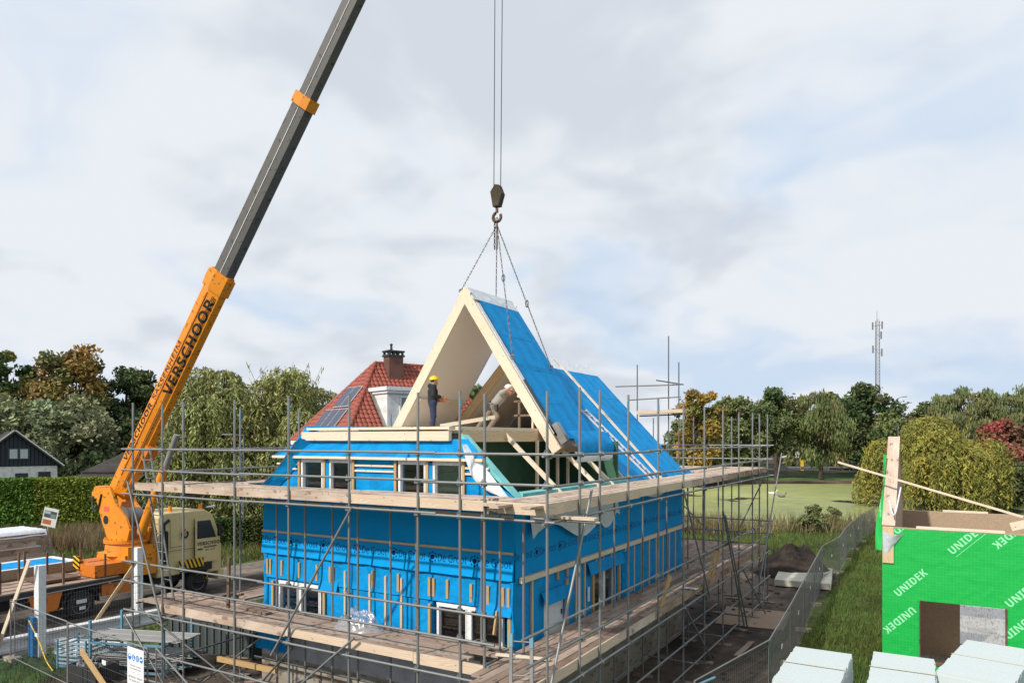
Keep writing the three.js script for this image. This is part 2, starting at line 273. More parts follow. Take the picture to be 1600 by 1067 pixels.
T('oak_tree', 'dark green broadleaf tree beside the brown autumn tree, partly cut off', 8, 547, 95, 95, { cols: [...C.dark, C.gold[2]], n: 5200, leaf: 0.34 });
T('oak_tree', 'tall broadleaf tree turning brown behind the pale green bushy trees', 116, 537, 92, 118, { cols: C.brown, n: 7500, leaf: 0.32, clumps: 60, base: 0.15 });
T('oak_tree', 'dark green tree between the brown tree and the crane boom', 192, 552, 97, 105, { cols: C.dark, n: 6500, leaf: 0.33, clumps: 56, base: 0.1 });
T('bushy_tree', 'pale grey green bushy tree behind the black timber house', 30, 604, 84, 130, { cols: C.sage, n: 7000, leaf: 0.3, base: 0.02, clumps: 60 });
T('bushy_tree', 'pale grey green bushy tree behind the dark roofed shed', 112, 608, 82, 125, { cols: C.sage, n: 7000, leaf: 0.3, base: 0.02, clumps: 60 });
T('oak_tree', 'dark green lower tree behind the crane boom base', 222, 640, 88, 100, { cols: C.dark, n: 4500, leaf: 0.32, base: 0.02 });
willow('willow_tree', 'weeping willow standing close beside the orange crane boom', at(pxl(340, 60), 60), { h: pyh(570, 60), w: (205 / 1128) * 60, cols: C.will, strands: 1000, low: 0.04 });
willow('willow_tree', 'broad weeping willow beside the red tiled roof', at(pxl(448, 62), 62), { h: pyh(562, 62), w: (225 / 1128) * 62, cols: C.will, strands: 1100, low: 0.04 });
T('oak_tree', 'dark green tree seen through the hanging roof element', 745, 582, 82, 90, { cols: C.dark, n: 5000, leaf: 0.3, base: 0.05 });
T('oak_tree', 'dark green tree behind the red house ridge', 660, 640, 84, 150, { cols: C.dark, n: 4000, leaf: 0.3, base: 0.02 });
T('birch_tree', 'golden yellow autumn tree behind the scaffold tower', 1096, 603, 112, 84, { cols: C.gold, n: 5200, leaf: 0.34, base: 0.05 });
T('poplar_tree', 'thin dark grey green tree beside the golden tree', 1155, 618, 126, 70, { cols: C.olive, n: 3200, leaf: 0.36, base: 0.05 }, null, 0.9);
T('poplar_tree', 'round topped grey green tree with bare lower twigs across the pond', 1214, 598, 121, 80, { cols: [...C.olive, ...C.dark], n: 4200, leaf: 0.32, base: 0.16 }, null, 0.7);
T('pollard_willow', 'olive green pollard willow with thick trunk across the pond', 1283, 604, 120, 86, { cols: C.olive, n: 5600, leaf: 0.36, base: 0.12, droop: 0.5 }, null, 0.7);
T('pine_tree', 'dark pine tree under the telecom mast', 1356, 595, 133, 100, { cols: C.dark, n: 5600, leaf: 0.36, base: 0.05 }, null, 1.2);
T('poplar_tree', 'slim dark tree behind the pollard willow', 1318, 618, 140, 60, { cols: C.dark, n: 2800, leaf: 0.36, base: 0.05 }, null, 1.2);
willow('willow_tree', 'yellow green weeping willow hanging over the pond', at(pxl(1456, 76), 76), { h: pyh(648, 76), w: (190 / 1128) * 76, cols: C.willY, strands: 1500, low: 0.02 });
const poplarLabels = ['feathery grey green tree beside the road lamps', 'feathery grey green tree behind the yellow willow crown', 'feathery grey green tree behind the red leaved tree', 'feathery grey green tree at the end of the far tree row'];
[[1468, 606, 62], [1507, 600, 66], [1552, 604, 64], [1598, 598, 70]].forEach(([px, top, w], i) => T('poplar_tree', poplarLabels[i], px, top, 142, w + 10, { cols: C.olive, n: 3000, leaf: 0.42, base: 0.02, cone: true, droop: 0.3 }, 'far tree row beyond the road', 1.3));
T('maple_tree', 'red leaved autumn tree beside the yellow willow', 1568, 652, 92, 92, { cols: C.red, n: 4600, leaf: 0.27, base: 0.1 });
T('shrub', 'dark green shrub below the red leaved tree', 1598, 715, 80, 90, { cols: [...C.dark, ...C.brown], n: 3600, leaf: 0.25, base: 0.0, cat: 'shrub' });
T('shrub', 'brown green shrub at the foot of the yellow willow', 1545, 740, 78, 70, { cols: [...C.brown, ...C.olive], n: 2400, leaf: 0.22, base: 0.0, cat: 'shrub' });
const beltL = ['leafy grey green tree behind the golden autumn tree', 'leafy tree between the golden tree and the thin grey green tree', 'leafy dark tree beside the round topped tree across the pond', 'leafy grey green tree behind the round topped tree across the pond', 'leafy grey green tree behind the pollard willow trunk', 'leafy dark tree between the pollard willow and the pine', 'low leafy tree below the two road lamps', 'low leafy tree between the road lamps and the yellow willow', 'leafy grey green tree above the yellow willow crown', 'leafy dark tree between the yellow willow and the red leaved tree', 'leafy grey green tree behind the red leaved tree crown'];
[[1075, 622, 60], [1128, 616, 62], [1182, 622, 64], [1240, 612, 66], [1300, 608, 70], [1340, 614, 60], [1392, 632, 56], [1440, 626, 60], [1486, 616, 70], [1530, 612, 66], [1576, 614, 70]].forEach(([px, top, w], i) => T('belt_tree', beltL[i], px, top, 154 + (i % 3) * 4, w, { cols: i % 2 ? [...C.olive, C.dark[2]] : [...C.olive, ...C.sage], n: 2600, leaf: 0.5, base: 0.0 }, 'dense tree belt along the far road', 1.2));
{ // far wood closing the horizon
  const L = new Leaves();
  for (let i = 0; i < 26000; i++) { const l = RR(-230, 250), d = 186 + RR(0, 26), hh = (5.4 + 2.6 * fbm(l * 0.06, 3.3, 1, 4) * 2) * Math.sqrt(R()) + 1, p = at(l, d, hh), c = tint([...C.dark, ...C.dark, ...C.olive, C.brown[2]]); L.add(V3(...p), rdir().multiplyScalar(RR(0.5, 0.95)), RR(0.3, 0.5), c, rdir()); }
  info(part(scene, 'far_wood', L.build(), leafMat(), 'stuff'), 'dark mass of far trees along the horizon', 'wood');
}
function hedgeLike(name, label, cat, a, b, wd, h, cols, n, leaf, kind) {
  const t = thing(name, label, cat, a), A = V3(...a), B = V3(...b).sub(A), nrm = V3(-B.z, 0, B.x).normalize(), L = new Leaves();
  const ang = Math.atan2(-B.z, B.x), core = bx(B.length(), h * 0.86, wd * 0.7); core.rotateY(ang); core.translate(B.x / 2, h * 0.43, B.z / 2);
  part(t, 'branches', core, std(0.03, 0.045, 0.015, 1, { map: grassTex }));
  for (let i = 0; i < n; i++) { const f = R(), s = RR(-1, 1), top = R() < 0.35, k = fbm(f * 9, 0, 2, 3) * 0.5; const p = V3(B.x * f, top ? h * (0.86 + 0.13 * R() + 0.1 * k) : h * R() * 0.95, B.z * f).addScaledVector(nrm, top ? s * wd * 0.5 : Math.sign(s) * wd * (0.36 + 0.16 * R() + 0.1 * k)); L.add(p, rdir().multiplyScalar(leaf * RR(0.6, 1.3)), leaf * 0.5, tint(f < 0.42 ? cols[0] : cols[1]), rdir()); }
  part(t, 'foliage', L.build(), leafMat()); return t;
}
hedgeLike('hedge', 'long clipped green hedge in front of the black timber house', 'hedge', at(pxl(-60, 60), 60), at(pxl(215, 63), 63), 2, 4.1, [[[0.12, 0.22, 0.035], [0.09, 0.17, 0.03]], [[0.22, 0.27, 0.04], [0.17, 0.22, 0.035]]], 34000, 0.16);
hedgeLike('hedge', 'short green hedge beyond the cream truck cab', 'hedge', at(pxl(330, 50), 50), at(pxl(425, 50), 50), 1.4, 1.9, [[[0.05, 0.085, 0.02]], [[0.06, 0.08, 0.02]]], 6000, 0.13);
// blades: tall grass, reeds and lawn tufts
function blades(name, label, n, place, h, w, cols, cat) {
  const p = [], c = [];
  for (let i = 0; i < n; i++) { const q = place(); if (!q) continue; const [x, y, z] = q, hh = h * RR(0.45, 1.2), a = RR(0, 6.28), dx = Math.cos(a) * w, dz = Math.sin(a) * w, lx = RR(-0.4, 0.4) * hh, lz = RR(-0.4, 0.4) * hh, pf = fbm(x * 0.4, z * 0.4, 3, 3), col = tint(cols).map((q, i) => q * (1.05 + 0.9 * pf) * (i === 0 ? 1 + 0.9 * Math.max(0, -pf) : 1)); p.push(x - dx, y, z - dz, x + dx, y, z + dz, x + lx, y + hh, z + lz); c.push(...col, ...col, ...col); }
  const g = new THREE.BufferGeometry(); g.setAttribute('position', new THREE.Float32BufferAttribute(p, 3)); g.setAttribute('color', new THREE.Float32BufferAttribute(c, 3)); g.computeVertexNormals();
  return info(part(scene, name, g, leafMat(0.3), 'stuff'), label, cat);
}
const GR = [[0.09, 0.15, 0.03], [0.07, 0.12, 0.025], [0.12, 0.16, 0.04]], DRY = [[0.26, 0.2, 0.11], [0.2, 0.16, 0.09], [0.15, 0.13, 0.06]];
blades('reed_bed', 'dry brown reeds along the near shore of the pond', 15000, () => { const l = RR(-2, 36), d = 55 + RR(0, 5.5) + 2.4 * fbm(l * 0.2, 1, 1, 3) + Math.max(0, (l - 16) * 0.12); if (l > 17 && R() < 0.75) return null; return at(l, d, 0); }, 1.5, 0.035, [...DRY, ...DRY, GR[2]], 'reeds');
blades('meadow_grass', 'green grass between the soil heap and the pond', 26000, () => { const l = RR(-3, 40), d = RR(44, 58); return at(l, d, 0); }, 0.32, 0.03, [...GR, [0.15, 0.17, 0.05]], 'grass');
blades('lawn_grass', 'long green grass between the mesh fence and the green wrapped house', 60000, () => { const l = RR(6, 26), d = RR(17, 46), [x, , z] = at(l, d); if (x < 4.2 + (z < -22 ? -0.3 : 0) || x > 7.4 + Math.max(0, (-10 - z) * 0.5)) return null; return [x, 0, z]; }, 0.26, 0.022, GR, 'grass');
blades('verge_grass', 'rough green grass between the street and the hedge', 42000, () => { const l = RR(-48, -14), d = RR(36, 61); const [x, , z] = at(l, d); if (x > -27.5) return null; return [x, 0, z]; }, 0.45, 0.035, [...GR, ...GR, ...DRY], 'grass');
blades('dry_grass', 'tall pale dry grass behind the crane', 9000, () => { const l = RR(-33, -24) + RR(-2, 2), d = RR(47, 57); return at(l, d, 0); }, 1.15, 0.035, DRY, 'grass');
blades('weeds', 'low weeds and grass below the corner of the scaffold', 9000, () => { const x = RR(-21, -8.5), z = RR(-13, 7); if (x > -14 && z > -4 && fbm(x * 0.4, z * 0.4, 2, 3) < 0.12) return null; if (x < -18.2) return null; return [x, 0, z]; }, 0.22, 0.02, [[0.06, 0.085, 0.025], [0.08, 0.1, 0.03]], 'grass');
for (const [px, d, h, w, lab] of [[1262, 57, 2.4, 46, 'leafy green bush at the pond shore'], [1300, 60, 1.7, 30, 'small thin bush beside the fence near the pond']]) tree('bush', lab, at(pxl(px, d), d), { h, w: (w / 1128) * d, cols: C.olive, n: 900, leaf: 0.14, base: 0, cat: 'bush', clumps: 20 });
{ // soil heap
  const o = at(pxl(1243, 40), 40), g = grid((u, v) => { const a = u * 6.2832, r = v, n = fbm(Math.cos(a) * r * 2.2, Math.sin(a) * r * 2.2, 3, 5), n2 = fbm(Math.cos(a) * r * 9, Math.sin(a) * r * 9, 1, 3); return [Math.cos(a) * r * 2.0 * (1 + 0.15 * Math.sin(3 * a)), Math.max(-0.05, 1.35 * (1 - r * r) * (1 + 0.7 * n) + 0.28 * n2 * (1 - r)), Math.sin(a) * r * 2.6]; }, 64, 24, 10, 4);
  const t = part(scene, 'soil_heap', g, std(0.035, 0.025, 0.019, 1, { map: dirtTex, bumpMap: lin(dirtTex), bumpScale: 0.2 })); t.position.set(...o); info(t, 'heap of dark excavated soil beside the scaffold end', 'soil heap');
}

{ // clods and rubble on the bare soil
  const g = [], base = new THREE.IcosahedronGeometry(1, 0);
  for (let i = 0; i < 1500; i++) { const x = RR(-14, 4.1), z = RR(-30, 5); if (x > -9 && x < 0.3 && z < 0.3 && z > -13) continue; const r = 0.03 + 0.11 * Math.pow(R(), 3); g.push(base.clone().scale(r * RR(0.7, 1.5), r * RR(0.4, 0.8), r * RR(0.7, 1.5)).rotateY(R() * 6).translate(x, r * 0.25, z)); }
  info(part(scene, 'soil_clods', merge(g), std(0.085, 0.064, 0.048, 1), 'stuff'), 'clods and rubble scattered over the bare soil', 'rubble');
}
// ---------- the blue wrapped house ----------
const HW = 8.52, HL = 12.6, EAVE = 6.06, SL = 1.05, SA = Math.atan(SL), RIDGE = 10.53, CX = -4.26;
// gear-and-name print on the membrane, one tile 1.25 m wide and 1.25 m high
const groot = printTex(512, 512, '#ffffff', (g, w, h) => {
  g.fillStyle = '#1b3d60'; g.font = '106px sans-serif'; g.textBaseline = 'middle'; g.fillText('De Groot', 128, h / 2, 360);
  g.save(); g.translate(66, h / 2); for (let k = 0; k < 8; k++) { g.rotate(Math.PI / 4); g.beginPath(); g.moveTo(40, -15); g.lineTo(62, -3); g.lineTo(42, 15); g.fill(); } g.beginPath(); g.arc(0, 0, 25, 0, 7); g.fill(); g.restore();
}, [0.8, 0.8]);
const bluePrint = new THREE.MeshPhysicalMaterial({ color: new THREE.Color(0.0, 0.3, 0.7), roughness: 0.7, specularIntensity: 0.3, map: groot, bumpMap: wrinkle, bumpScale: 0.025 });
const house = thing('house_under_construction', 'house under construction wrapped in bright blue membrane inside the scaffold', 'house');
const ZW = 0.3;   // wall thickness
const lowWin = [[-8.02, -6.12, 1.96, 3.38], [-2.36, -0.22, 1.96, 3.4]], upWin = [[-7.05, -4.98, 5.92, 6.88], [-3.52, -1.42, 5.92, 6.88]];
{ // front wall with gable foot, window openings
  const sh = [[-HW, 1.9], [0, 1.9], [0, EAVE], [-1.72, 7.4], [-6.82, 7.4], [-HW, EAVE]];
  const g = ext(sh, ZW, [...lowWin, ...upWin].map(([a, b, c, d]) => rect(a, c, b, d).reverse())); g.translate(0, 0, -ZW);
  part(house, 'front_wall', g, M.blue);
  // right wall with two doors
  const doors = [[-2.58, -1.42, 0.95, 3.36], [-6.2, -4.35, 0.95, 3.75]];
  const g2 = ext([[-HL, 1.9], [-ZW - 0.002, 1.9], [-ZW - 0.002, EAVE - 0.03], [-HL, EAVE - 0.03]], ZW, doors.map(([a, b, c, d]) => rect(a, 1.905, b, d).reverse())); g2.rotateY(-Math.PI / 2);
  part(house, 'side_wall', g2, M.blue).userData.label = 'blue membrane side wall in shade, with doors';
  part(house, 'side_wall', bx(ZW, EAVE - 1.95, HL - 2 * ZW - 0.01, -HW + ZW / 2, (EAVE + 1.9) / 2, -HL / 2), M.blue);
  const gb = ext([[-HW, 1.9], [0, 1.9], [0, EAVE - 0.4], [CX, RIDGE - 0.7], [-HW, EAVE - 0.4]], ZW); gb.translate(0, 0, -HL); part(house, 'rear_wall', gb, M.blue);
  part(house, 'plinth', merge([bx(HW + 0.1, 1.25, 0.4, CX, 0.62, -0.14), bx(0.4, 1.25, HL - 0.4, -0.16, 0.62, -HL / 2 - 0.14), bx(0.4, 1.25, HL - 0.4, -HW + 0.16, 0.62, -HL / 2 - 0.14)]), M.concrete);
  part(house, 'damp_foil', merge([grid((u, v) => [-HW + HW * u, 1.2 + 0.72 * v, 0.02 + 0.1 * Math.abs(fbm(u * 14, v * 2, 1, 3)) + 0.07 * (1 - v)], 80, 6, 8, 1), grid((u, v) => [0.02 + 0.1 * Math.abs(fbm(u * 14, v * 2, 5, 3)) + 0.07 * (1 - v), 1.2 + 0.72 * v, -HL * u], 80, 6, 12, 1)]), std(0.42, 0.43, 0.46, 0.5, { map: grimeTex, side: THREE.DoubleSide }));
  part(house, 'floor_slab', bx(HW - 2 * ZW - 0.02, 0.3, HL - 2 * ZW - 0.02, CX, 2.0, -HL / 2), M.concrete);
  part(house, 'floor_slab', bx(HW - 2 * ZW - 0.02, 0.28, HL - 2 * ZW - 0.02, CX, 5.7, -HL / 2), M.woodB);
  // print-bearing upper sheet on the front, hem flaring outwards
  const front = grid((u, v) => { const y = lerp(4.12, 5.95, v), fl = Math.pow(1 - v, 3); return [-HW - 0.02 + (HW + 0.04) * u, y + (v === 0 ? 0.03 * fbm(u * 20, 0, 3, 3) : 0), 0.02 + 0.12 * fl * (0.8 + 0.7 * fbm(u * 16, v, 2, 3)) + 0.02 * Math.abs(fbm(u * 11, v * 4, 7, 3))]; }, 120, 16, (HW + 0.04), 1.83);
  { const uv = front.attributes.uv, p = front.attributes.position; for (let i = 0; i < uv.count; i++) uv.setXY(i, p.getX(i), 0.625 + Math.min(0.6, Math.max(-0.6, p.getY(i) - 4.5))); }
  part(house, 'membrane_sheet', front, Object.assign(bluePrint.clone(), { side: THREE.DoubleSide })).userData.label = 'blue membrane sheet printed with a row of names';
  const side = grid((u, v) => { const y = lerp(4.05, 5.95, v); return [0.02 + 0.02 * Math.abs(fbm(u * 15, v * 4, 2, 3)), y, 0.03 - (HL + 0.03) * u]; }, 120, 12);
  { const uv = side.attributes.uv, p = side.attributes.position; for (let i = 0; i < uv.count; i++) uv.setXY(i, -p.getZ(i) + 0.4, 0.625 + Math.min(0.6, Math.max(-0.6, p.getY(i) - 4.66))); }
  part(house, 'membrane_sheet', side, Object.assign(bluePrint.clone(), { side: THREE.DoubleSide })).userData.label = 'shaded blue membrane sheet printed with a row of names';
  // wrinkled lower sheets on the ground floor
  const dsheet = Object.assign(M.blue.clone(), { side: THREE.DoubleSide });
  part(house, 'membrane_sheet', grid((u, v) => { const x = lerp(-5.95, -2.5, u), y = lerp(1.95, 4.16, v); return [x, y, 0.012 + 0.05 * Math.abs(fbm(x * 2.6, y * 0.5, 4, 3)) + 0.02 * Math.abs(fbm(x * 6, y * 2.5, 8, 2))]; }, 90, 30, 3.4, 2.2), dsheet);
  part(house, 'membrane_sheet', grid((u, v) => { const x = lerp(-8.5, -0.02, u), y = lerp(3.42, 4.16, v); return [x, y, 0.014 + 0.05 * Math.abs(fbm(x * 2.2, y * 0.7, 2, 3)) + 0.015 * Math.abs(fbm(x * 6, y * 4, 6, 2)) + 0.04 * Math.pow(1 - v, 3)]; }, 160, 12, 8.5, 0.75), dsheet);
  part(house, 'membrane_sheet', grid((u, v) => { const z = lerp(-6.3, -12.55, u), y = lerp(1.95, 4.08, v); return [0.012 + 0.05 * Math.abs(fbm(z * 2.4, y * 0.5, 5, 3)), y, z]; }, 90, 20, 6.2, 2.1), dsheet);
  for (const x of [-8.46, -0.06]) part(house, 'corner_fold', grid((u, v) => { const y = lerp(1.95, 4.1, v); return [x + lerp(-0.05, 0.1, u) + 0.03 * fbm(y * 3, u, 3, 2), y, 0.03 + 0.09 * Math.sin(u * 3.1) * (0.6 + fbm(y * 2, u, 1, 2))]; }, 6, 24, 0.3, 2.1), dsheet);
  // skirt flap over the upper gable windows
  part(house, 'membrane_flap', grid((u, v) => { const x = lerp(lerp(-8.15, -6.95, v), lerp(-0.75, -1.3, v), u); return [x, lerp(6.9, 7.42, v) + 0.02 * fbm(u * 18, v, 1, 2), 0.03 + 0.16 * (1 - v) * (0.7 + 0.8 * fbm(u * 12, v * 2, 6, 3))]; }, 90, 8, 7, 0.5), Object.assign(M.blue.clone(), { side: THREE.DoubleSide }));
  for (const [a, b] of [[-6.25, -5.55], [-1.0, -0.05]]) part(house, 'membrane_flap', grid((u, v) => [lerp(a, b, u), lerp(3.28, 3.6, v), 0.03 + 0.1 * (1 - v) + 0.05 * fbm(u * 5, v * 2, 3, 2)], 14, 5, 1, 0.3), Object.assign(M.blue.clone(), { side: THREE.DoubleSide }));
  // left raking edge with loose pale backing
  part(house, 'membrane_edge', grid((u, v) => { const x = lerp(-8.75, -6.85, v), y = lerp(5.9, 7.45, v) - 0.16 * Math.sin(v * 3.14); return [x - 0.1 * u, y - 0.1 * u, 0.05 + 0.25 * u + 0.05 * fbm(v * 6, u, 2, 2)]; }, 4, 24, 0.4, 2.2), Object.assign(M.foil.clone(), { side: THREE.DoubleSide }));
  part(house, 'membrane_edge', grid((u, v) => { const x = lerp(-8.5, -6.8, v), y = lerp(5.95, 7.46, v) - 0.1 * Math.sin(v * 3.14); return [x + 0.3 * u, y - 0.12 * u, 0.03 + 0.24 * (1 - u) + 0.05 * fbm(v * 6, u, 5, 2)]; }, 4, 24, 0.4, 2.2), Object.assign(M.blue.clone(), { side: THREE.DoubleSide }));
  // right raking edge: turquoise foil on the open wall end, pale backing peeling off
  part(house, 'wall_end', beam([-1.55, 7.5, -0.15], [0.02, 5.98, -0.15], 0.3, 0.1), M.turquoise);
  part(house, 'membrane_flap', grid((u, v) => [lerp(-1.32, -0.12, v) - 0.28 * u * Math.sin(v * 3.0), lerp(7.3, 6.05, v) - 0.2 * u * Math.sin(v * 3.1), 0.06 + 0.2 * Math.sin(u * 2.2) + 0.04 * fbm(v * 5, u * 3, 2, 2)], 8, 20, 1, 2), Object.assign(M.foil.clone(), { side: THREE.DoubleSide })).userData.label = 'white backing of the membrane folded over the wall end';
  part(house, 'wall_plate', bx(0.36, 0.1, 6.6, -0.2, EAVE + 0.02, -3.7), M.turquoise);
  // pale sheet hanging from the eaves on the shaded side
  part(house, 'pale_sheet', grid((u, v) => { const z = -0.5 - 5.4 * u, low = 5.05 + 0.25 * Math.sin(u * 9) + (u > 0.72 && u < 0.95 ? -0.42 * Math.sin((u - 0.72) / 0.23 * 3.14) : 0); return [0.08 + 0.12 * (1 - v) + 0.08 * fbm(u * 7, v * 2, 4, 3), lerp(Math.min(low, 5.75), 5.86, v), z]; }, 70, 10, 5.4, 0.8), Object.assign(M.foil.clone(), { side: THREE.DoubleSide }));
  part(house, 'pale_sheet', grid((u, v) => [0.08 + 0.1 * (1 - v) + 0.06 * fbm(u * 7, v * 2, 9, 3), lerp(5.6 - 0.15 * Math.sin(u * 6), 5.86, v), -8 - 4.5 * u], 40, 6, 4.5, 0.4), Object.assign(M.foil.clone(), { side: THREE.DoubleSide }));
}
// windows
function windowPart(x0, x1, y0, y1, z, panes, open) {
  const n = panes, w = (x1 - x0) / n;
  const win = part(house, 'window', merge([bx(x1 - x0, 0.06, 0.1, (x0 + x1) / 2, y1 - 0.03, z), bx(x1 - x0, 0.06, 0.1, (x0 + x1) / 2, y0 + 0.03, z), ...Array.from({ length: n + 1 }, (_, i) => bx(i && i < n ? 0.12 : 0.08, y1 - y0 - 0.12, 0.1, Math.min(x1 - 0.05, Math.max(x0 + 0.05, x0 + w * i)), (y0 + y1) / 2, z))]), M.white);
  for (let i = 0; i < n; i++) {
    const a = x0 + w * i + 0.05, b = x0 + w * (i + 1) - 0.05; part(win, 'pane', bx(b - a, y1 - y0 - 0.1, 0.012, (a + b) / 2, (y0 + y1) / 2, z - 0.02), M.glass);
    part(win, 'sash', merge([bx(b - a, 0.035, 0.05, (a + b) / 2, y1 - 0.075, z + 0.04), bx(b - a, 0.035, 0.05, (a + b) / 2, y0 + 0.075, z + 0.04), bx(0.035, y1 - y0 - 0.19, 0.05, a + 0.02, (y0 + y1) / 2, z + 0.04), bx(0.035, y1 - y0 - 0.19, 0.05, b - 0.02, (y0 + y1) / 2, z + 0.04)]), M.white);
  }
}
for (const [a, b, c, d] of lowWin) windowPart(a + 0.1, b - 0.1, c + 0.05, d - 0.02, -0.03, 2);
windowPart(-7.0, -6.1, 5.93, 6.87, -0.02, 1); windowPart(-5.92, -5.03, 5.93, 6.87, -0.02, 1);
windowPart(-3.48, -2.55, 5.93, 6.87, -0.02, 1); windowPart(-2.38, -1.46, 5.93, 6.87, -0.02, 1);
for (const x of [-5.98, -2.45]) part(house, 'membrane_strip', bx(0.16, 0.84, 0.02, x, 6.42, 0.03), M.blue);
for (const x of [-7.05, -6.06, -5.0, -3.55, -2.52, -1.42]) part(house, 'batten', bx(0.07, 0.9, 0.045, x, 6.42, 0.045), M.woodY);
for (const [x0, x1] of [[-7.95, -7.1], [-4.95, -3.6], [-1.38, -0.7]]) for (const y of [6.72, 6.58]) part(house, 'batten', bx(x1 - x0, 0.05, 0.035, (x0 + x1) / 2, y, 0.04), M.wood);
part(house, 'batten', bx(7.2, 0.07, 0.05, -4.4, 6.92, 0.16), M.wood);
// battens on the ground floor front
part(house, 'batten', bx(HW, 0.055, 0.04, CX, 4.76, 0.1), M.woodB); part(house, 'batten', bx(HW, 0.055, 0.04, CX, 5.62, 0.08), M.woodB);
for (const x of [-8.35, -8.22, -7.75, -7.05, -6.35, -5.85, -5.73, -1.2, -0.72, -0.3, -0.15]) part(house, 'batten', bx(0.07, 0.44, 0.045, x, 3.72, 0.045), M.woodY);
for (const x of [-2.45, -2.32, -1.9, -4.3, -3.45]) part(house, 'batten', bx(0.07, 0.46, 0.045, x, 3.74, 0.05), M.woodY);
for (const x of [-5.3, -4.42, -3.88, -3.35, -2.82]) part(house, 'batten', bx(0.06, 1.5, 0.04, x, 3.12, 0.045), M.woodB);
for (const x of [-8.12, -6.07, -2.44, -0.12]) part(house, 'batten', bx(0.08, 0.95, 0.05, x, 2.85, 0.05), M.woodY);
// shaded side: ledger board, battens, doors
part(house, 'ledger_board', bx(0.1, 0.13, 13.3, 0.1, 4.12, -6.75), M.wood);
for (const z of [-0.75, -3.2, -3.75, -6.75, -7.5, -8.2, -8.9, -9.6, -10.3, -11.0, -11.7]) part(house, 'batten', bx(0.045, 1.6, 0.07, 0.03, 3.22, z), M.woodB);
for (const z of [-1.55, -2.1, -2.65, -4.5, -5.0, -5.6]) part(house, 'batten', bx(0.05, 0.24, 0.07, 0.035, 3.93, z), M.woodY);
for (const z of [-2.62, -4.3, -6.25]) part(house, 'batten', bx(0.06, 1.5, 0.11, 0.035, 3.0, z), M.woodY);
part(house, 'membrane_flap', grid((u, v) => [0.05 + 0.12 * (1 - v) + 0.03 * fbm(u * 5, v, 2, 2), lerp(3.3, 3.62, v), -1.2 - 1.65 * u], 16, 5, 1.6, 0.3), Object.assign(M.blue.clone(), { side: THREE.DoubleSide }));
part(house, 'membrane_flap', grid((u, v) => [0.05 + 0.12 * (1 - v) + 0.03 * fbm(u * 5, v, 6, 2), lerp(3.62, 3.95, v), -3.9 - 2.6 * u], 20, 5, 2.6, 0.3), Object.assign(M.blue.clone(), { side: THREE.DoubleSide }));
part(house, 'membrane_flap', grid((u, v) => [0.04 + 0.2 * u, lerp(2.5, 3.95, v), -6.45 - 0.5 * u * (1.2 - v)], 6, 10, 0.5, 1.4), Object.assign(M.blue.clone(), { side: THREE.DoubleSide }));
{ const d = part(house, 'door', bx(0.06, 1.42, 1.1, -0.1, 2.62, -2.0), M.white); part(d, 'door_frame', merge([bx(0.1, 1.42, 0.06, -0.1, 2.62, -1.44), bx(0.1, 1.42, 0.06, -0.1, 2.62, -2.57)]), M.white); part(d, 'hinge', bx(0.03, 0.12, 0.04, -0.05, 2.9, -2.5), M.dark);
  const e = part(house, 'double_door', merge([bx(0.1, 1.8, 0.1, -0.1, 2.82, -4.42), bx(0.1, 1.8, 0.1, -0.1, 2.82, -6.12), bx(0.1, 1.8, 0.14, -0.1, 2.82, -5.3), bx(0.1, 0.1, 1.6, -0.1, 3.68, -5.27)]), M.white); part(e, 'pane', bx(0.015, 1.7, 0.72, -0.12, 2.78, -4.85), M.glass); part(e, 'pane', bx(0.015, 1.7, 0.68, -0.12, 2.78, -5.72), M.glass); part(e, 'paper_tag', bx(0.01, 0.4, 0.12, 0.08, 3.1, -3.92), M.white); }
// attic floor with edge beams
part(house, 'attic_floor', bx(5.0, 0.1, HL - 0.5, CX, 7.62, -HL / 2 - 0.1), M.wood);
part(house, 'edge_beam', bx(5.05, 0.24, 0.12, -4.31, 7.5, 0.1), M.wood);
part(house, 'edge_beam', bx(4.9, 0.07, 0.3, -4.3, 7.7, -0.1), M.wood);
part(house, 'edge_beam', bx(0.12, 0.3, 7.0, -1.68, 7.5, -3.7), M.woodB); part(house, 'edge_beam', bx(0.14, 0.09, 7.2, -1.7, 7.69, -3.7), M.wood);
part(house, 'edge_beam', bx(0.12, 0.3, 7.0, -6.84, 7.5, -3.7), M.woodB);
for (let k = 0; k < 12; k++) part(house, 'joist', bx(4.9, 0.2, 0.06, CX, 7.46, -0.6 - k * 0.58), M.woodB);
part(house, 'loose_foil', grid((u, v) => [lerp(-5.2, -2.2, u), 7.742 + 0.03 * Math.abs(fbm(u * 6, v * 3, 2, 3)), lerp(-0.05, -0.7, v)], 20, 5, 3, 0.6), M.turquoise);
part(house, 'loose_timber', beam([-2.6, 7.76, -0.6], [-1.5, 8.0, -1.5], 0.06, 0.1), M.wood);
// inside the open slope: green boarded partitions, studs, rafters
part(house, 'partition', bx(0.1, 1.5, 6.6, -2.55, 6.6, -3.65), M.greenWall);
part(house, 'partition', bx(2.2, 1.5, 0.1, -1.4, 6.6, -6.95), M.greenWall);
for (const z of [-3.9, -4.55, -5.2, -5.9]) part(house, 'stud', bx(0.07, 1.55, 0.09, -1.55, 6.6, z), M.wood);
for (const z of [-2.25, -4.7, -5.75]) part(house, 'rafter', beam([-1.72, 7.62, z], [0.05, 6.02, z], 0.06, 0.12), M.wood);
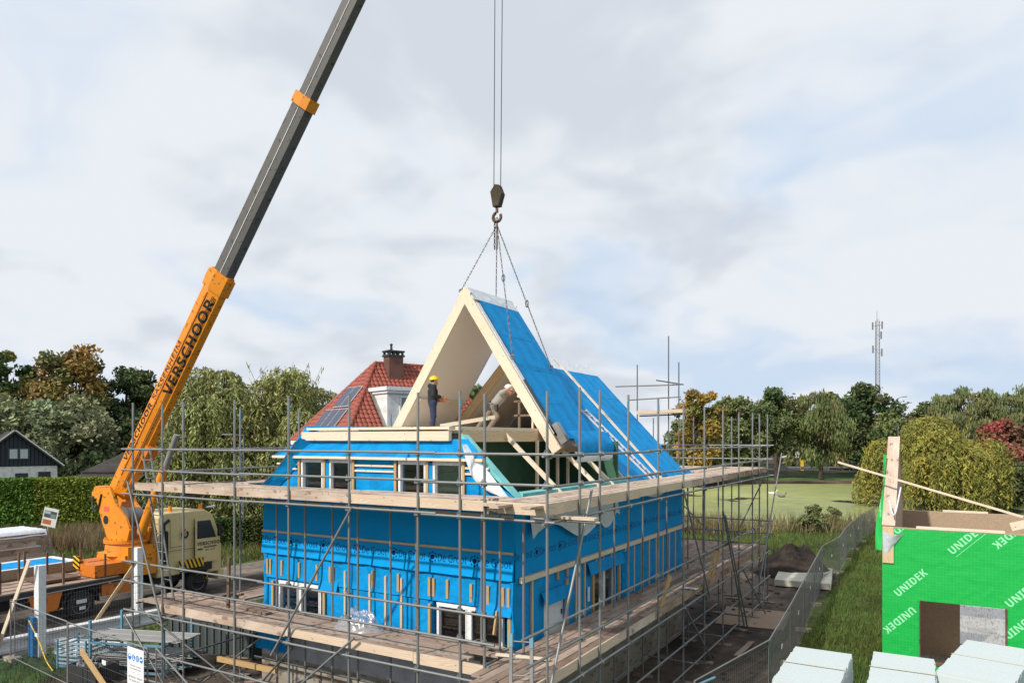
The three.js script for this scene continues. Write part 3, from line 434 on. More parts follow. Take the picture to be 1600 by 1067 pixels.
// roof slabs: from a ridge point down a slope; t is depth below the outer face
function slab(ax, ay, sgn, ang, l0, l1, t0, t1, z0, z1) {
  const g = bx(l1 - l0, t1 - t0, Math.abs(z1 - z0)); g.translate((l0 + l1) / 2, -(t0 + t1) / 2, 0); g.rotateZ(-ang); if (sgn < 0) { g.rotateY(Math.PI); }
  return g.translate(ax, ay, (z0 + z1) / 2 + (sgn < 0 ? -0.004 : 0));   // the two slopes meet in a lap at the ridge, 4 mm apart
}
part(house, 'roof_panel', slab(CX, RIDGE, -1, SA, 3.75, 6.3, 0.02, 0.3, -0.02, -7), M.blue).userData.label = 'lower roof panel on the left slope';
const blueD = Object.assign(M.blue.clone(), { side: THREE.DoubleSide, bumpScale: 0.016 });
// loosely laid membrane strip: wavy, lower edge lifted over the next strip
function lap(ax, ay, sgn, ang, l0, l1, z0, z1, k) {
  const g = grid((u, v) => { const l = lerp(l0, l1, v), z = lerp(z0, z1, u), n = fbm(z * 0.9 + k * 3, l * 0.7, k, 3), o = 0.012 + 0.02 * Math.abs(n) + 0.008 * Math.abs(fbm(z * 4, l * 1.2, k + 9, 2)) + (v > 0.96 ? 0.004 : 0), e = v > 0.98 ? 0.02 * fbm(z * 3, 1, k, 2) : 0; return [ax + sgn * (Math.cos(ang) * (l + e) + Math.sin(ang) * o), ay - Math.sin(ang) * (l + e) + Math.cos(ang) * o, z]; }, 40, 24, Math.abs(z1 - z0), l1 - l0);
  return g;
}
const spl = [[-7.0, -10.05], [-10.13, -13.2]];
for (const [a, b] of spl) for (const s of [-1, 1]) {
  const rp = part(house, 'roof_panel', slab(CX, RIDGE, s, SA, 0.06, 6.28, 0.03, 0.29, a - 0.08, b + 0.01), M.chip);
  for (let q = 0; q < 4; q++) part(rp, 'membrane', lap(CX, RIDGE, s, SA, 0.7 + q * 1.35, 0.7 + (q + 1) * 1.35 + 0.06, a - 0.07, b + 0.02, q), blueD);
  part(rp, 'ridge_foil', slab(CX, RIDGE, s, SA, 0.02, 0.69, 0.004, 0.026, a - 0.07, b + 0.02), M.foil);
  part(rp, 'eaves_foil', slab(CX, RIDGE, s, SA, 6.11, 6.36, 0.004, 0.026, a - 0.07, b + 0.02), M.foil);
  part(rp, 'lining_board', slab(CX, RIDGE, s, SA, 0.3, 6.2, 0.295, 0.32, a - 0.07, b + 0.02), M.lining);
  if (a === -7.0) { part(rp, 'edge_timber', slab(CX, RIDGE, s, SA, 0.08, 6.27, 0.02, 0.325, -7.0, -7.075), M.woodB); part(rp, 'edge_foil', slab(CX, RIDGE, s, SA, 0.5, 6.2, -0.004, 0.0, -7.0, -7.14), M.foil); }
}
for (const z of [-10.02, -10.16]) part(house, 'joint_batten', slab(CX, RIDGE, 1, SA, 0.5, 6.3, -0.05, -0.004, z, z - 0.06), M.wood);
part(house, 'joint_foil', slab(CX, RIDGE, 1, SA, 0.5, 6.35, -0.012, -0.003, -9.8, -10.0), M.foil);
part(house, 'rear_edge_foil', slab(CX, RIDGE, 1, SA, 0.1, 6.3, -0.01, -0.002, -13.0, -13.18), M.foil);
part(house, 'membrane_flap', grid((u, v) => [lerp(0.05, 0.32, v) + 0.05 * fbm(u * 6, v * 3, 1, 2), lerp(6.28, 5.98, v), -10.3 - 2.9 * u], 20, 6, 3, 0.4), Object.assign(M.blue.clone(), { side: THREE.DoubleSide }));
// attic partition frame inside the installed roof
{ const fr = part(house, 'stud_frame', merge([bx(2.2, 0.07, 0.07, -3.4, 8.75, -7.6), bx(2.2, 0.07, 0.07, -3.4, 8.25, -7.6), ...[-4.3, -3.75, -3.2, -2.65].map((x) => bx(0.07, 1.1, 0.07, x, 8.2, -7.6))]), M.wood); fr.userData.label = 'open timber stud frame standing on the attic floor'; }

// ---------- the hanging hinged roof element ----------
const VX = -4.24, VY = 12.17, VA = THREE.MathUtils.degToRad(56.4), VL = 6.0, VZ0 = -4.1, VZ1 = -6.95;
const hung = thing('hinged_roof_element', 'folded roof element of two hinged blue covered panels hanging from the crane chains', 'roof element');
for (const s of [-1, 1]) {
  const off = s * 0.05, P = (n, l0, l1, t0, t1, z0, z1, m, par) => part(par, n, slab(VX + off, VY, s, VA, l0, l1, t0, t1, z0, z1), m);
  const pn = P('roof_panel', 0.05, VL - 0.04, 0.03, 0.3, VZ0 - 0.09, VZ1 + 0.06, M.chip, hung);
  P('edge_timber', 0, VL, 0.02, 0.34, VZ0, VZ0 - 0.085, M.wood, pn); P('edge_timber', 0, VL, 0.02, 0.34, VZ1 + 0.05, VZ1, M.wood, pn);
  P('lining_board', 0.25, VL - 0.05, 0.305, 0.335, VZ0 - 0.09, VZ1 + 0.06, M.lining, pn);
  for (let q = 0; q < 4; q++) part(pn, 'membrane', lap(VX + off, VY, s, VA, 0.48 + q * 1.29, 0.48 + (q + 1) * 1.29 + 0.06, VZ0 - 0.3, VZ1 + 0.06, q + 4), blueD);
  P('ridge_foil', 0, 0.47, 0.004, 0.026, VZ0 - 0.05, VZ1 + 0.02, M.foil, pn); P('edge_foil', 0.6, VL - 0.5, 0.004, 0.027, VZ0 - 0.1, VZ0 - 0.29, M.foil, pn);
  part(hung, 'purlin', slab(VX + off, VY, s, VA, 3.85, 3.92, 0.336, 0.44, VZ0 - 0.12, VZ1 + 0.1), M.wood);
}
part(hung, 'ridge_hinge', merge([bx(0.09, 0.5, 0.05, VX, VY - 0.3, VZ0 - 0.06), bx(0.09, 0.5, 0.05, VX, VY - 0.3, VZ1 + 0.1)]), std(0.02, 0.16, 0.13, 0.5));
{ // loose foot of the right panel
  const fx = VX + 0.1 + Math.cos(VA) * VL, fy = VY - Math.sin(VA) * VL;
  part(hung, 'foot_foil', grid((u, v) => [fx + 0.1 + 0.35 * Math.sin(v * 2.2) + 0.06 * fbm(u * 5, v * 3, 2, 2), fy + 0.5 - 0.75 * v + 0.05 * fbm(u * 6, v, 4, 2), VZ0 - 0.05 - 2.7 * u], 24, 10, 2.8, 0.8), Object.assign(M.blue.clone(), { side: THREE.DoubleSide }));
  part(hung, 'foot_foil', grid((u, v) => [fx + 0.32 + 0.1 * Math.sin(v * 3) + 0.05 * fbm(u * 5, v * 3, 8, 2), fy - 0.12 - 0.3 * v, VZ0 - 0.1 - 2.6 * u], 24, 5, 2.8, 0.4), Object.assign(M.foil.clone(), { side: THREE.DoubleSide }));
  part(hung, 'gutter_board', slab(VX + 0.1, VY, 1, VA, VL - 0.75, VL - 0.1, -0.22, 0.0, VZ0 - 0.02, VZ0 - 0.22), M.steel);
  part(hung, 'gutter_board', slab(VX + 0.1, VY, 1, VA, 3.6, VL - 0.4, -0.05, 0.0, VZ0 - 0.02, VZ0 - 0.1), M.dark);
}
// ---------- scaffold ----------
// where the sight line through a pixel of the photograph meets a plane
function hit(px, py, ax, v) {
  const a = (px - 800) / 1128, b = (685 - py) / 1128, r = [FW[0] + RT[0] * a, b, FW[1] + RT[1] * a], c = [8.5175, 7.44, 14.481], i = 'xyz'.indexOf(ax), t = (v - c[i]) / r[i];
  return [c[0] + r[0] * t, c[1] + r[1] * t, c[2] + r[2] * t];
}
const sc = thing('scaffold', 'galvanised tube scaffold with two board decks around the blue house', 'scaffold');
const TR = 0.0295, UP = 6.1, LO = 2.64, TOP = 8.45, OZ = 1.8, OX = 1.8, BX = -19.5, LX = -10.35;
const couplerG = merge([bx(0.075, 0.1, 0.1), bx(0.13, 0.05, 0.06, 0.02, 0, 0), tubeG([0.03, -0.05, -0.08], [0.03, -0.05, 0.07], 0.016, 0.016, 5), tubeG([-0.02, 0.03, -0.02], [-0.02, 0.09, -0.02], 0.014, 0.014, 5)]);
let nCoup = 0; const coupMany = [];
function coupler(x, y, z, turn = 0) { if (nCoup++ < 290) { const m = part(sc, 'coupler', couplerG, M.coupler); m.position.set(x, y, z); m.rotation.y = turn; } else coupMany.push(couplerG.clone().rotateY(turn).translate(x, y, z)); }
const padG = merge([bx(0.16, 0.012, 0.16, 0, 0.006, 0), tubeG([0, 0, 0], [0, 0.25, 0], 0.018)]), sole = bx(0.6, 0.05, 0.24, 0, 0.025, 0);
function standard(x, z, y0, y1, foot = true) {
  const s = tube(sc, 'standard', [x, y0, z], [x + RR(-0.012, 0.012), y1, z + RR(-0.012, 0.012)], TR, M.galv);
  if (y1 > 8 && R() < 0.6) { tube(sc, 'painted_end', [x, y1 - 0.36, z], [x, y1 - 0.16, z], TR * 1.06, M.tubeBlue); }
  if (foot) { const p = part(sc, 'base_plate', padG, M.galvDark); p.position.set(x, 0.06, z); const b = part(sc, 'sole_board', sole, M.deck3); b.position.set(x, 0.01, z); b.rotation.y = RR(-0.4, 0.4); }
  return s;
}
const FX = [-12.15, -10.7, -9.74, -7.58, -5.52, -3.5, -1.45, -0.3, 0.31, 1.8], SZ = [0.3, -0.78, -2.52, -4.78, -7.03, -9.3, -11.68, -14.1, -16.4, -17.75, -19.5];
for (const x of FX) standard(x, OZ, 0.1, TOP + RR(-0.12, 0.12));
for (const z of SZ) standard(OX, z, 0.1, TOP + RR(-0.1, 0.1));
for (const x of [-7.4, -6.3, -5.3, -4.4, -3.3, -2.5, -1.2, -0.6, -0.1]) standard(x, 0.52, 0.1, UP - 0.06);
for (const z of [0.5, -2.4, -4.7, -7.0, -9.3, -11.7]) standard(0.52, z, 0.1, UP - 0.06);
for (const z of [-0.6, -3.0, -5.4, -7.8, -10.2, -12.6]) { standard(LX, z, 0.1, TOP - 0.05); standard(-9.0, z, 0.1, UP - 0.06); }
for (const [x, z] of [[0.2, -19.5], [-1.6, -19.5], [-3.6, -19.5], [0.4, -16.4], [0.4, -14.1], [-1.6, -16.4]]) standard(x, z, 0.1, x < 0.3 && z < -19 ? TOP : UP - 0.06);
// horizontal tubes
const tubeX = (n, y, z, x0, x1) => tube(sc, n, [x0, y, z], [x1, y + RR(-0.015, 0.015), z], TR, M.galv), tubeZ = (n, y, x, z0, z1) => tube(sc, n, [x, y, z0], [x, y + RR(-0.015, 0.015), z1], TR, M.galv);
for (const [y, nm] of [[7.12, 'guard_rail'], [6.5, 'guard_rail'], [5.79, 'ledger']]) {
  const z = OZ + 0.06; tubeX(nm, y, z, -12.6, -6.9); tubeX(nm, y + 0.012, z + 0.004, -7.3, -0.9); tubeX(nm, y - 0.01, z, -1.3, 2.0);
  for (const x of FX) coupler(x, y, z - 0.03, Math.PI / 2);
  const x = OX + 0.06; tubeZ(nm, y - 0.03, x, 2.1, -4.2); tubeZ(nm, y - 0.01, x, -3.8, -10.1); tubeZ(nm, y - 0.02, x, -9.7, -19.8);
  for (const zz of [OZ, ...SZ]) coupler(x - 0.03, y - 0.02, zz);
  tubeZ(nm, y, LX - 0.06, 2.0, -13); for (const zz of [-0.6, -3.0, -5.4, -7.8, -10.2, -12.6]) coupler(LX - 0.03, y, zz);
  tubeX(nm, y, -19.56, -5.2, 2.05); for (const xx of [0.2, -1.6, -3.6, OX]) coupler(xx, y, -19.53, Math.PI / 2);
}
tubeX('guard_rail', 3.78, OZ + 0.06, -12.6, -6.4); tubeX('guard_rail', 3.75, OZ + 0.06, -6.6, 0.62); tubeX('guard_rail', 3.2, OZ + 0.06, -12.6, -5.9); tubeX('guard_rail', 3.17, OZ + 0.06, -6.2, 0.6);
for (const y of [3.77, 3.19]) for (const x of FX) if (x < 0.5) coupler(x, y, OZ + 0.03, Math.PI / 2);
tubeZ('guard_rail', 3.7, OX + 0.06, 2.9, -4.6); tubeZ('guard_rail', 3.66, OX + 0.06, -4.3, -19.7); tubeZ('guard_rail', 3.14, OX + 0.06, 2.8, -5.2); tubeZ('guard_rail', 3.1, OX + 0.06, -4.9, -19.7);
for (const y of [3.68, 3.12]) for (const z of SZ) coupler(OX + 0.03, y, z);
for (const y of [3.7, 3.15]) tubeX('guard_rail', y, -19.56, -5, 2.0);
for (const [y, ztxt] of [[LO - 0.3, 0], [1.2, 1]]) { tubeX('ledger', y, OZ + 0.06, -12.5, -5.4); tubeX('ledger', y - 0.01, OZ + 0.06, -5.8, 2.0); tubeZ('ledger', y, OX + 0.06, 2.1, -8); tubeZ('ledger', y, OX + 0.06, -7.6, -19.7); tubeX('ledger', y, 0.46, -8.4, 0.6); tubeZ('ledger', y, 0.46, 1.9, -12.8); tubeZ('ledger', y, LX - 0.06, 1.9, -13); for (const x of FX) coupler(x, y, OZ + 0.03, Math.PI / 2); for (const z of SZ) coupler(OX + 0.03, y, z); }
tubeX('ledger', UP - 0.2, 0.46, -8.6, 0.6); tubeZ('ledger', UP - 0.2, 0.46, 1.9, -12.8);
tubeX('ledger', 0.42, OZ + 0.06, -12.4, -4.5); tubeZ('ledger', 0.36, OX + 0.06, 0.5, -19.6); tubeZ('ledger', 0.5, 0.46, 0.5, -16);
for (const y of [UP - 0.09, LO - 0.1]) { for (let x = -12.1; x < 1.4; x += 1.35) tubeZ('transom', y, x, OZ - 0.09, 0.16); for (let z = 0.2; z > -19.5; z -= 1.7) tubeX('transom', y, z, 0.14, OX - 0.09); for (let z = -13.6; z > -19.5; z -= 1.9) tubeX('transom', y, z, -3.9, 0.3); for (let z = 1; z > -13; z -= 2.4) tubeX('transom', y, z, LX - 0.2, -8.75); }
for (let z = -0.78; z > -19; z -= 3.4) tubeX('transom', 0.5, z, 0.3, OX + 0.3);
for (let x = -11.5; x < 1; x += 2.6) tubeZ('transom', 0.9, x, OZ + 0.2, -0.05 + 0.3);
// diagonal braces
const br = (p, q, ax, v) => { const a = hit(...p, ax, v), b = hit(...q, ax, v); tube(sc, 'brace', a, b, TR, M.galv); };
br([549, 793], [423, 1024], 'z', OZ + 0.14); br([553, 997], [462, 1075], 'z', OZ + 0.14); br([198, 752], [253, 979], 'z', OZ + 0.14);
br([925, 765], [860, 1075], 'x', OX + 0.14); br([1068, 764], [1110, 934], 'x', OX + 0.14); br([1130, 797], [1168, 1004], 'x', OX + 0.12); br([1134, 806], [1173, 1003], 'x', OX + 0.2); br([1071, 950], [1112, 1030], 'x', OX + 0.14); br([1222, 708], [1188, 905], 'x', OX + 0.16);
tube(sc, 'brace', [-12.3, 2.2, 1.95], [-10.0, 0.1, 1.95], TR, M.galvDark); tube(sc, 'brace', [-12.0, 2.4, 1.7], [-8.6, 0.15, 0.6], TR, M.galvDark); tube(sc, 'brace', [-9.7, 0.3, 1.6], [-7.4, 2.2, 0.6], TR, M.galvDark); tube(sc, 'brace', [-7.5, 0.3, 1.7], [-5.5, 2.2, 1.7], TR, M.galvDark);
tube(sc, 'brace', [-3.6, 5.7, -19.5], [-0.2, 2.4, -19.5], TR, M.galv); tube(sc, 'brace', [1.7, 5.8, -19.6], [0.1, 2.4, -19.6], TR, M.galv); tube(sc, 'brace', [1.7, 2.2, -19.55], [1.9, 0.1, -17.9], TR, M.galv); tube(sc, 'brace', [1.7, 2.3, -15], [2.2, 0.1, -17.0], TR, M.galv);
// planks: every board its own piece
const deckMats = [M.deck1, M.deck2, M.deck3, M.deck1, M.deck2], plankG = new Map();
function plank(x, y, z, len, along, mat, w = 0.214, h = 0.05) { const k = len.toFixed(1) + along + (nPl++ % 3); if (!plankG.has(k)) plankG.set(k, along === 'x' ? bx(len, h, w) : bx(w, h, len)); const m = part(sc, 'plank', plankG.get(k), mat); m.position.set(x, y + RR(-0.006, 0.006), z); m.rotation.y = RR(-0.003, 0.003); return m; }
let nPl = 0;
function deckRun(y, along, fixed, from, to, rows, mats) { for (let r = 0; r < rows; r++) { let p = from - RR(0, 1.2); while (p > to + 0.05) { const L = Math.min([3.9, 4.4, 3.0][Math.floor(R() * 3)], p - to); const c = p - L / 2, q = fixed + r * 0.237, m = mats[Math.floor(R() * mats.length)]; along === 'x' ? plank(c, y - 0.025, q, L - 0.012, 'x', m) : plank(q, y - 0.025, c, L - 0.012, 'z', m); p -= L; } } }
deckRun(LO, 'x', 0.38, 0.42, -12.1, 6, deckMats); deckRun(LO, 'z', 0.4, 3.4, -19.4, 6, deckMats);
deckRun(LO, 'z', -1.9, -13.3, -19.4, 9, deckMats);
deckRun(LO, 'z', LX + 0.15, 0.2, -13, 5, deckMats);
deckRun(UP, 'x', 0.38, 0.55, -12.1, 6, [M.deckUp, M.toe, M.deckUp]); deckRun(UP, 'z', 0.4, 2.6, -19.4, 6, [M.deckUp, M.toe, M.deckUp]);
deckRun(UP, 'z', -1.9, -13.4, -19.4, 9, [M.deckUp, M.toe]); deckRun(UP, 'z', LX + 0.15, 0.2, -13, 5, [M.deckUp, M.toe]);
// toe boards
const toeX = (y, z, x0, x1, m, h = 0.22) => part(sc, 'toe_board', bx(x1 - x0 - 0.01, h, 0.04, (x0 + x1) / 2, y + 0.03 - h / 2, z), m), toeZ = (y, x, z0, z1, m, h = 0.22) => part(sc, 'toe_board', bx(0.04, h, Math.abs(z1 - z0) - 0.01, x, y + 0.03 - h / 2, (z0 + z1) / 2), m);
toeX(UP, OZ - 0.05, -12.15, -8.0, M.toe); toeX(UP, OZ - 0.05, -8.0, -3.55, M.toe); toeX(UP, OZ - 0.05, -3.55, 0.6, M.toeNew); toeX(UP, OZ - 0.05, 0.6, 1.76, M.toeNew, 0.24);
toeZ(UP, OX - 0.05, 1.74, -3.4, M.toeNew, 0.24); toeZ(UP, OX - 0.05, -3.4, -8.0, M.toeNew); toeZ(UP, OX - 0.05, -8.0, -12.5, M.toe); toeZ(UP, OX - 0.05, -12.5, -15.3, M.woodOld); toeZ(UP, OX - 0.05, -15.3, -19.45, M.woodOld);
toeX(UP, -19.43, -4, 1.74, M.toe); toeZ(UP, LX + 0.03, 1.4, -6, M.woodOld); toeZ(UP, LX + 0.03, -6, -13, M.woodOld);
toeX(LO, OZ - 0.05, -10.9, -5.7, M.toe, 0.23); toeX(LO, OZ - 0.05, -5.7, -1.6, M.toeNew, 0.2); toeX(LO, OZ - 0.05, -1.6, 0.35, M.toeNew, 0.24); part(sc, 'toe_board', bx(0.04, 0.25, 0.06, 0.38, LO - 0.09, OZ - 0.05), M.tubeBlue);
toeZ(LO, OX - 0.05, 3.4, -2.0, M.toeNew); toeZ(LO, OX - 0.05, -2.0, -4.6, M.toe); toeZ(LO, OX - 0.05, -4.6, -8.6, M.woodOld); toeZ(LO, OX - 0.05, -8.6, -14, M.woodOld); toeZ(LO, OX - 0.05, -14, -19.4, M.woodOld);
toeX(LO, -19.42, -4, 1.74, M.rust, 0.24); toeZ(LO, LX + 0.03, 1.4, -13, M.woodOld); toeX(LO, 0.34, -12.0, -8.6, M.woodOld, 0.2);
// rear tower above the upper deck
{ const zt = -17.5; for (const [px, t] of [[996, 570], [1045, 525], [1061, 566]]) { const p = hit(px, t, 'z', zt); tube(sc, 'standard', [p[0], UP, zt], [p[0], p[1], zt], TR, M.galvDark); }
  const a = hit(962, 604, 'z', zt), b = hit(1064, 601, 'z', zt), c = hit(984, 625, 'z', zt), d = hit(1064, 620, 'z', zt); tube(sc, 'guard_rail', a, b, TR, M.galvDark); tube(sc, 'guard_rail', c, d, TR, M.galvDark);
  const e = hit(998, 645, 'z', zt + 0.1), f = hit(1070, 642, 'z', zt + 0.1); part(sc, 'plank', beam(e, f, 0.5, 0.16), M.toeNew); tube(sc, 'transom', [e[0], e[1] - 0.15, zt], [f[0], f[1] - 0.15, zt], TR, M.galvDark);
  const g = hit(1035, 596, 'z', zt), h = hit(1064, 600, 'z', zt); tube(sc, 'transom', [g[0], g[1], zt + 0.8], [h[0], h[1], zt - 0.4], TR, M.galvDark); }
// deck end bracket at the corner
part(sc, 'plank', bx(0.9, 0.05, 0.22, 2.15, UP - 0.28, 1.2), M.toeNew); tubeX('transom', UP - 0.34, 1.25, 1.2, 2.7);
if (coupMany.length) { const m = part(sc, 'coupler', merge(coupMany), M.coupler); m.userData.kind = 'stuff'; }
// loose things on the decks
function leaner(label, a, b, w, h, m, name = 'timber_offcut', cat = 'timber', group) { const A = V3(...a), t = part(scene, name, beam([0, 0, 0], [b[0] - a[0], b[1] - a[1], b[2] - a[2]], w, h), m); t.position.copy(A); return info(t, label, cat, group); }
{ const q = (p0, p1, lab, w) => { const a = hit(...p0, 'x', OX - 0.12), b = hit(...p1, 'x', OX - 0.02); leaner(lab, a, b, 0.05, w, M.woodY); };
  q([1032, 950], [1047, 899], 'short timber board leaning on the guard rail, standing alone', 0.18); q([1104, 908], [1120, 862], 'short timber board leaning beside another on the guard rail', 0.15); q([1111, 906], [1126, 861], 'second short timber board leaning close behind the first', 0.12); }
leaner('short timber board standing beside the ground floor window', hit(772, 992, 'z', 0.28), hit(777, 955, 'z', 0.1), 0.04, 0.12, M.woodY);
leaner('pale timber lath lying on the lower deck near the corner', [0.1, LO + 0.05, 1.0], [1.3, LO + 0.06, 0.75], 0.09, 0.05, M.wood);
leaner('yellow timber beam resting on tubes below the lower deck', hit(340, 1029, 'z', 1.2), hit(431, 1048, 'z', 1.2), 0.08, 0.14, M.woodY);
leaner('short dark board lying loose on the left lower deck', [-8.6, LO + 0.04, 0.8], [-7.2, LO + 0.05, 1.0], 0.2, 0.05, M.deck3);
leaner('rusty upright board clamped to the scaffold beside the left house corner', hit(356, 950, 'z', 1.5), hit(357, 872, 'z', 1.5), 0.05, 0.1, M.rust, 'upright_board', 'board');
function ladder(label, a, b, wdir, w, n, m) { const A = V3(...a), d = V3(...b).sub(A), L = d.length(), t = thing('ladder', label, 'ladder', a), W = V3(...wdir).normalize().multiplyScalar(w / 2), u = d.clone().normalize(); for (const s of [-1, 1]) part(t, 'rail', beam([W.x * s, W.y * s, W.z * s], [W.x * s + d.x, W.y * s + d.y, W.z * s + d.z], 0.03, 0.07), m); for (let k = 0; k < n; k++) { const p = u.clone().multiplyScalar((L * (k + 0.7)) / n); part(t, 'rung', tubeG([p.x - W.x, p.y - W.y, p.z - W.z], [p.x + W.x, p.y + W.y, p.z + W.z], 0.016, 0.016, 6), m); } return t; }
ladder('aluminium ladder leaning on the scaffold beside the crane', hit(266, 944, 'z', 1.2), hit(227, 700, 'z', 1.6), [1, 0, 0.1], 0.45, 17, M.galv);
{ const a = [CX + Math.cos(SA) * 3.0, RIDGE - Math.sin(SA) * 3.0 + 0.09, -8.4], b = [CX + Math.cos(SA) * 6.3, RIDGE - Math.sin(SA) * 6.3 + 0.09, -9.2]; ladder('aluminium ladder lying flat on the blue roof slope', b, a, [0, 0, 1], 0.42, 13, std(0.62, 0.63, 0.64, 0.4, { metalness: 0.3 })); }
{ const t = ladder('blue tipped ladder poking up through the lower deck at the corner', [1.75, 0.05, 2.75], [1.35, 3.5, 2.05], [1, 0, -0.3], 0.42, 11, M.galv); for (const s of [-1, 1]) part(t, 'rail_tip', beam([s * 0.2 - 0.37, 3.25, -0.65 - s * 0.06], [s * 0.2 - 0.4, 3.5, -0.7 - s * 0.06], 0.045, 0.085), M.tubeBlue); }
{ const o = hit(562, 972, 'z', 0.75), g = grid((u, v) => { const a = u * 6.283, n = fbm(Math.cos(a) * v * 4 + 3, Math.sin(a) * v * 4, 2, 4); return [Math.cos(a) * v * 0.75, Math.max(0.01, 0.42 * (1 - v * v) * (1 + 1.6 * n)), Math.sin(a) * v * 0.42]; }, 36, 14); const m = part(scene, 'plastic_film', g, M.film); m.position.set(o[0], LO + 0.01, 0.8); info(m, 'crumpled heap of clear plastic film on the lower deck', 'plastic film'); }
{ const g = grid((u, v) => [u * 0.5 + 0.05 * fbm(u * 6, v * 6, 1, 2), 0.03 + 0.08 * Math.abs(fbm(u * 5, v * 5, 3, 3)), v * 0.3], 12, 8); const m = part(scene, 'crumpled_paper', g, Object.assign(M.white.clone(), { side: THREE.DoubleSide })); const o = hit(1078, 918, 'y', LO + 0.02); m.position.set(o[0] - 0.2, LO, o[2]); info(m, 'crumpled white paper lying on the right lower deck', 'paper'); }

const boardL = ['weathered board on the soil beside the tube rack side of the scaffold', 'weathered board on the soil behind the left scaffold feet', 'weathered board on the soil in front of the blue tarpaulin', 'long weathered board on the soil below the yellow timber beam', 'short weathered board on the soil below the front braces', 'weathered board on the soil beside the dark container', 'weathered board on the soil halfway along the mesh fence', 'long weathered board on the soil near the plywood sheet'];
[[-10.5, 0.9, 1.8, 0.3, M.deck2], [-9.4, -0.4, 2.2, 1.1, M.deck1], [-8.9, 2.9, 1.5, -0.4, M.woodOld], [-6.6, 2.6, 2.4, 0.15, M.deck1], [-5.0, 3.2, 1.2, 0.9, M.woodOld], [-11.4, -2.0, 2.0, 0.5, M.deck2], [2.9, -6.5, 1.4, 1.2, M.deck1], [2.6, -11.5, 1.8, 1.5, M.deck2]].forEach(([x, z, l, a, m], i) => { const t = part(scene, 'loose_board', bx(l, 0.04, 0.2), m); t.position.set(x, 0.06, z); t.rotation.set(RR(-0.05, 0.05), a, RR(-0.04, 0.04)); info(t, boardL[i], 'board', 'loose boards on the soil'); });
// ---------- crane truck ----------
const TX = -23.25, NS = TX + 1.25;   // centre line and near side of the truck, heading -z
const tk = thing('crane_truck', 'orange telescopic crane truck with cream cab lifting the roof element', 'crane truck');
const stripeTex = printTex(256, 128, '#e0b010', (g, w, h) => { g.fillStyle = '#111111'; for (let k = -2; k < 6; k++) { g.beginPath(); g.moveTo(k * 64, 0); g.lineTo(k * 64 + 32, 0); g.lineTo(k * 64 + 96, h); g.lineTo(k * 64 + 64, h); g.fill(); } }, [1.2, 2]);
const stripeM = new THREE.MeshStandardMaterial({ map: stripeTex, roughness: 0.5 });
part(tk, 'chassis', merge([bx(0.3, 0.35, 15, TX + 0.45, 0.95, -1.2), bx(0.3, 0.35, 15, TX - 0.45, 0.95, -1.2), bx(1.6, 0.3, 3, TX, 0.9, -6.8)]), M.dark);
part(tk, 'flatbed', merge([bx(2.5, 0.12, 13.5, TX, 1.42, 3.05), bx(0.06, 0.2, 13.5, NS + 0.03, 1.38, 3.05)]), M.dark);
for (let i = 0; i < 11; i++) part(tk, 'bed_plank', bx(0.222, 0.04, 13.4, TX - 1.13 + i * 0.226, 1.5, 3.05), [M.deck1, M.deck2, M.rust][i % 3]);
for (const [z, h] of [[-3.1, 1.0], [-1.4, 1.25], [-0.5, 0.85], [0.9, 1.2], [2.6, 1.1]]) part(tk, 'stake', bx(0.07, h, 0.07, NS - 0.12, 1.52 + h / 2, z), M.rust);
for (const [z, h] of [[-3.3, 0.95], [-1.9, 1.05], [-0.8, 1.2], [0.6, 1.3], [2.2, 1.2]]) part(tk, 'stake', bx(0.07, h, 0.07, TX - 1.12, 1.52 + h / 2, z), M.rust);
part(tk, 'skirt_panel', ext([[-0.1, 0.55], [0.75, 0.55], [0.95, 1.3], [-0.35, 1.3]], 0.08).rotateY(Math.PI / 2).translate(NS - 0.06, 0, -0.35), M.orangeDeep);
part(tk, 'skirt_panel', bx(0.1, 0.55, 1.7, NS - 0.05, 1.03, -3.75), M.orangeDeep); part(tk, 'skirt_panel', bx(0.1, 0.4, 1.2, NS - 0.05, 1.1, 1.9), M.orangeDeep);
function wheel(z, r = 0.58, x = NS - 0.18) {
  const t = new THREE.TorusGeometry(r - 0.13, 0.14, 10, 28).rotateY(Math.PI / 2), w = part(tk, 'wheel', merge([t, new THREE.CylinderGeometry(r - 0.02, r - 0.02, 0.3, 28).rotateZ(Math.PI / 2)]), M.rubber); w.position.set(x, r, z);
  part(w, 'rim', new THREE.LatheGeometry([[0.05, 0.06], [0.14, 0.06], [0.16, -0.02], [0.28, -0.04], [0.32, 0.1], [0.35, 0.17], [0.37, 0.17]].map(([a, b]) => new THREE.Vector2(a * r / 0.58, b)), 24).rotateZ(-Math.PI / 2), M.galvDark); return w;
}
for (const z of [-2.05, -0.7 + 2.9, 3.6, -7.5]) { wheel(z); wheel(z, 0.58, TX - 1.07); }
part(tk, 'number_tag', bx(0.012, 0.16, 0.42, NS + 0.012, 0.72, -2.05), M.white);
